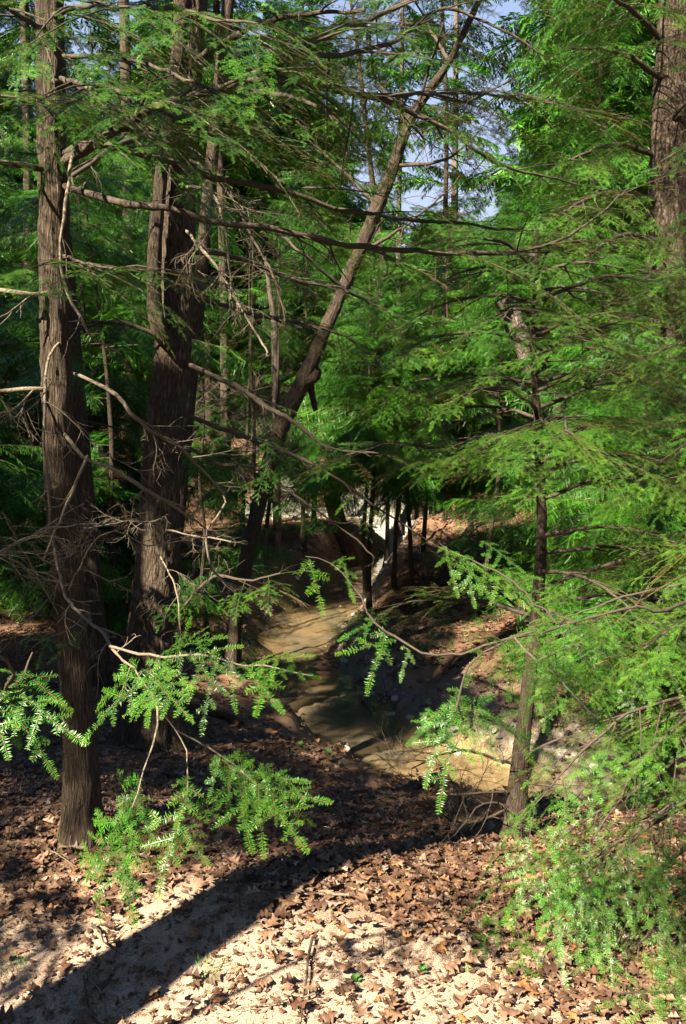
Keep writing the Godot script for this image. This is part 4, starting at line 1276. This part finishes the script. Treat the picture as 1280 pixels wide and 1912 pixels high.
func rock_mesh(s: int, flat: float) -> ArrayMesh:
	rng.seed = 6000 + s
	var b := Build.new()
	var dirs := []
	var rings := 5
	for r in rings + 1:
		var ph := PI * r / rings
		for k in 8:
			var th := TAU * (k + 0.5 * (r % 2)) / 8
			var o := Vector3(sin(ph) * cos(th), cos(ph), sin(ph) * sin(th))
			var f := 1.0 / maxf(maxf(absf(o.x), absf(o.y)), absf(o.z))
			o *= lerpf(1.0, f, 0.55) * rnd(0.82, 1.1)
			b.vert(Vector3(o.x, o.y * flat, o.z * 0.8) * 0.5, o.normalized(), Color.WHITE)
	for r in rings:
		for k in 8:
			var a := r * 8 + k
			var c := r * 8 + (k + 1) % 8
			b.tri(a, c, a + 8)
			b.tri(c, c + 8, a + 8)
	var out := Build.new()                              # split facets
	for k in range(0, b.i.size(), 3):
		var p := [b.v[b.i[k]], b.v[b.i[k + 1]], b.v[b.i[k + 2]]]
		var n: Vector3 = (p[2] - p[0]).cross(p[1] - p[0])
		if n.length() < 1e-7: continue
		n = n.normalized()
		var mid: Vector3 = (p[0] + p[1] + p[2]) / 3.0
		var s0 := out.v.size()
		for j in 3: out.vert(p[j], n if n.dot(mid) > 0 else -n, Color.WHITE)
		if n.dot(mid) > 0: out.tri(s0, s0 + 1, s0 + 2)
		else: out.tri(s0, s0 + 2, s0 + 1)
	return out.mesh()

func small_things() -> void:
	# shale fragments of the cut bank and the stream edge
	var rocks := [rock_mesh(0, 0.3), rock_mesh(1, 0.45), rock_mesh(2, 0.25), rock_mesh(3, 0.6)]
	rng.seed = 812
	var grades := []
	for k in 5:
		var m: StandardMaterial3D = M.rock.duplicate()
		m.albedo_color = lin(0.13 + 0.055 * k, 0.12 + 0.052 * k, 0.095 + 0.043 * k)
		m.vertex_color_use_as_albedo = false
		grades.append(m)
	var n := 0
	while n < 400:
		var x := rnd(-2.2, 1.9)
		var d := rnd(18.2, 21.4)
		if n >= 170:
			d = rnd(5.5, 16.0)
			x = rnd(-1.4, 1.9)
		var g := stream_gap(x, d)
		if n < 170 and height(x, d) > 0.3: continue
		if n >= 170 and ((g[0] < 0.42 and rng.randf() < 0.93) or g[0] > 0.85 or (g[1] > 0.0 and rng.randf() < 0.75)): continue
		var o := MeshInstance3D.new()
		o.name = "stone"
		o.mesh = rocks[rng.randi() % 4]
		o.material_override = grades[rng.randi() % 5]
		o.transform = lay(x, d, rnd(0.08, 0.28) if n < 170 else rnd(0.03, 0.11), 0.01)
		ground_node.add_child(o, true)
		n += 1
	# small plants and debris
	for a in [[318, 1392, "small round-leaved seedling at the foot of the thick mossy trunk"], [345, 1402, "second seedling, just right of the thick trunk's foot"], [560, 1402, "seedling on the lip of the bank above the dark pool"], [612, 1418, "seedling on the bank, nearest the stream's dark pool"], [786, 1822, "tiny green seedling among the leaves, right of the other tiny one"], [663, 1838, "tiny seedling in the sunlit leaves, the leftmost of two"]]:
		seedling(ground_at(a[0], a[1]), a[2], 0.4 if a[1] > 1700 else 1.0)
	grass_tuft(ground_at(14, 1815), "short green grass tuft in the bare duff at the left edge")
	grass_tuft(ground_at(398, 1828), "small green moss tuft beside the trunk shadow")
	var log_path := []
	for a in [[352, 1328], [385, 1338], [420, 1345], [450, 1362]]:
		log_path.append([ground_at(a[0], a[1]) + Vector3(0, 0.035, 0), 0.028])
	var fallen := thing("fallen_branch", "reddish rotten branch lying right of the thick trunk's foot", "branch", log_path[0][0])
	var lb := Build.new()
	add_tube(lb, smooth(log_path, 0.03), 10, 0.006)
	shade_normals(lb)
	part(fallen, "wood", lb.mesh(), M.bark_red)
	var stub := Build.new()
	fine_twigs(stub, log_path[2][0], Vector3(0.3, 1, 0.2).normalized(), 0.25, 0.006, 1)
	part(fallen, "twig", stub.mesh(), M.dead)
	for a in [[745, 1435, "leafless black-twigged shrub at the water's edge left of the bank sapling"], [700, 1330, "leafless shrub on the far gravel edge of the stream"], [860, 1530, "leafless shrub close to the bank sapling's foot"]]:
		var p := ground_at(a[0], a[1])
		var shrub := thing("bare_shrub", a[2], "shrub", p)
		for k in 5:
			var sb := Build.new()
			fine_twigs(sb, p + Vector3(0, -0.03, 0), Vector3(rnd(-.8, .8), 1, rnd(-.5, .5)).normalized(), rnd(0.25, 0.5), 0.0045, 2)
			part(shrub, "stem", sb.mesh(), M.limb)
	var hang := thing("dead_leaves", "cluster of dry tan leaves hanging from a bare twig by the leaning tree", "leaf cluster", at(466, 878, 5.0))
	var tw := Build.new()
	add_tube(tw, [[at(470, 862, 5.0), 0.003], [at(466, 885, 5.0), 0.002], [at(468, 930, 5.0), 0.0012]], 4)
	part(hang, "twig", tw.mesh(), M.limb)
	for k in 6:
		var o := MeshInstance3D.new()
		o.name = "leaf"
		o.mesh = dry[k % 3]
		o.material_override = leaf_tone(Color.WHITE)
		hang.add_child(o, true)
		o.transform = turned(Vector3(rnd(-.4, .4), -1, rnd(-.4, .4)), Vector3(rnd(-1, 1), 0.2, 1), 0.075, at(466 + rnd(-4, 4), 888 + k * 8, 5.0) - hang.position)
	# sticks on the litter
	for k in 40:
		var d := rnd(2.2, 5.2)
		var x := rnd(-1, 1) * d * 0.38
		var b := Build.new()
		var a := rnd(0, TAU)
		var l := rnd(0.10, 0.42)
		var pts := []
		for q in 5:
			var xx := x + cos(a) * l * (q / 4.0 - 0.5) + rnd(-.01, .01)
			var dd := d + sin(a) * l * (q / 4.0 - 0.5) + rnd(-.01, .01)
			pts.append([Vector3(xx, height(xx, dd) + 0.018, -dd), lerpf(0.005, 0.0018, q / 4.0) * l * 3.0])
		add_tube(b, pts, 5, 0.0004)
		part(ground_node, "fallen_twig", b.mesh(), M.dead if k % 3 == 0 else M.limb, false)
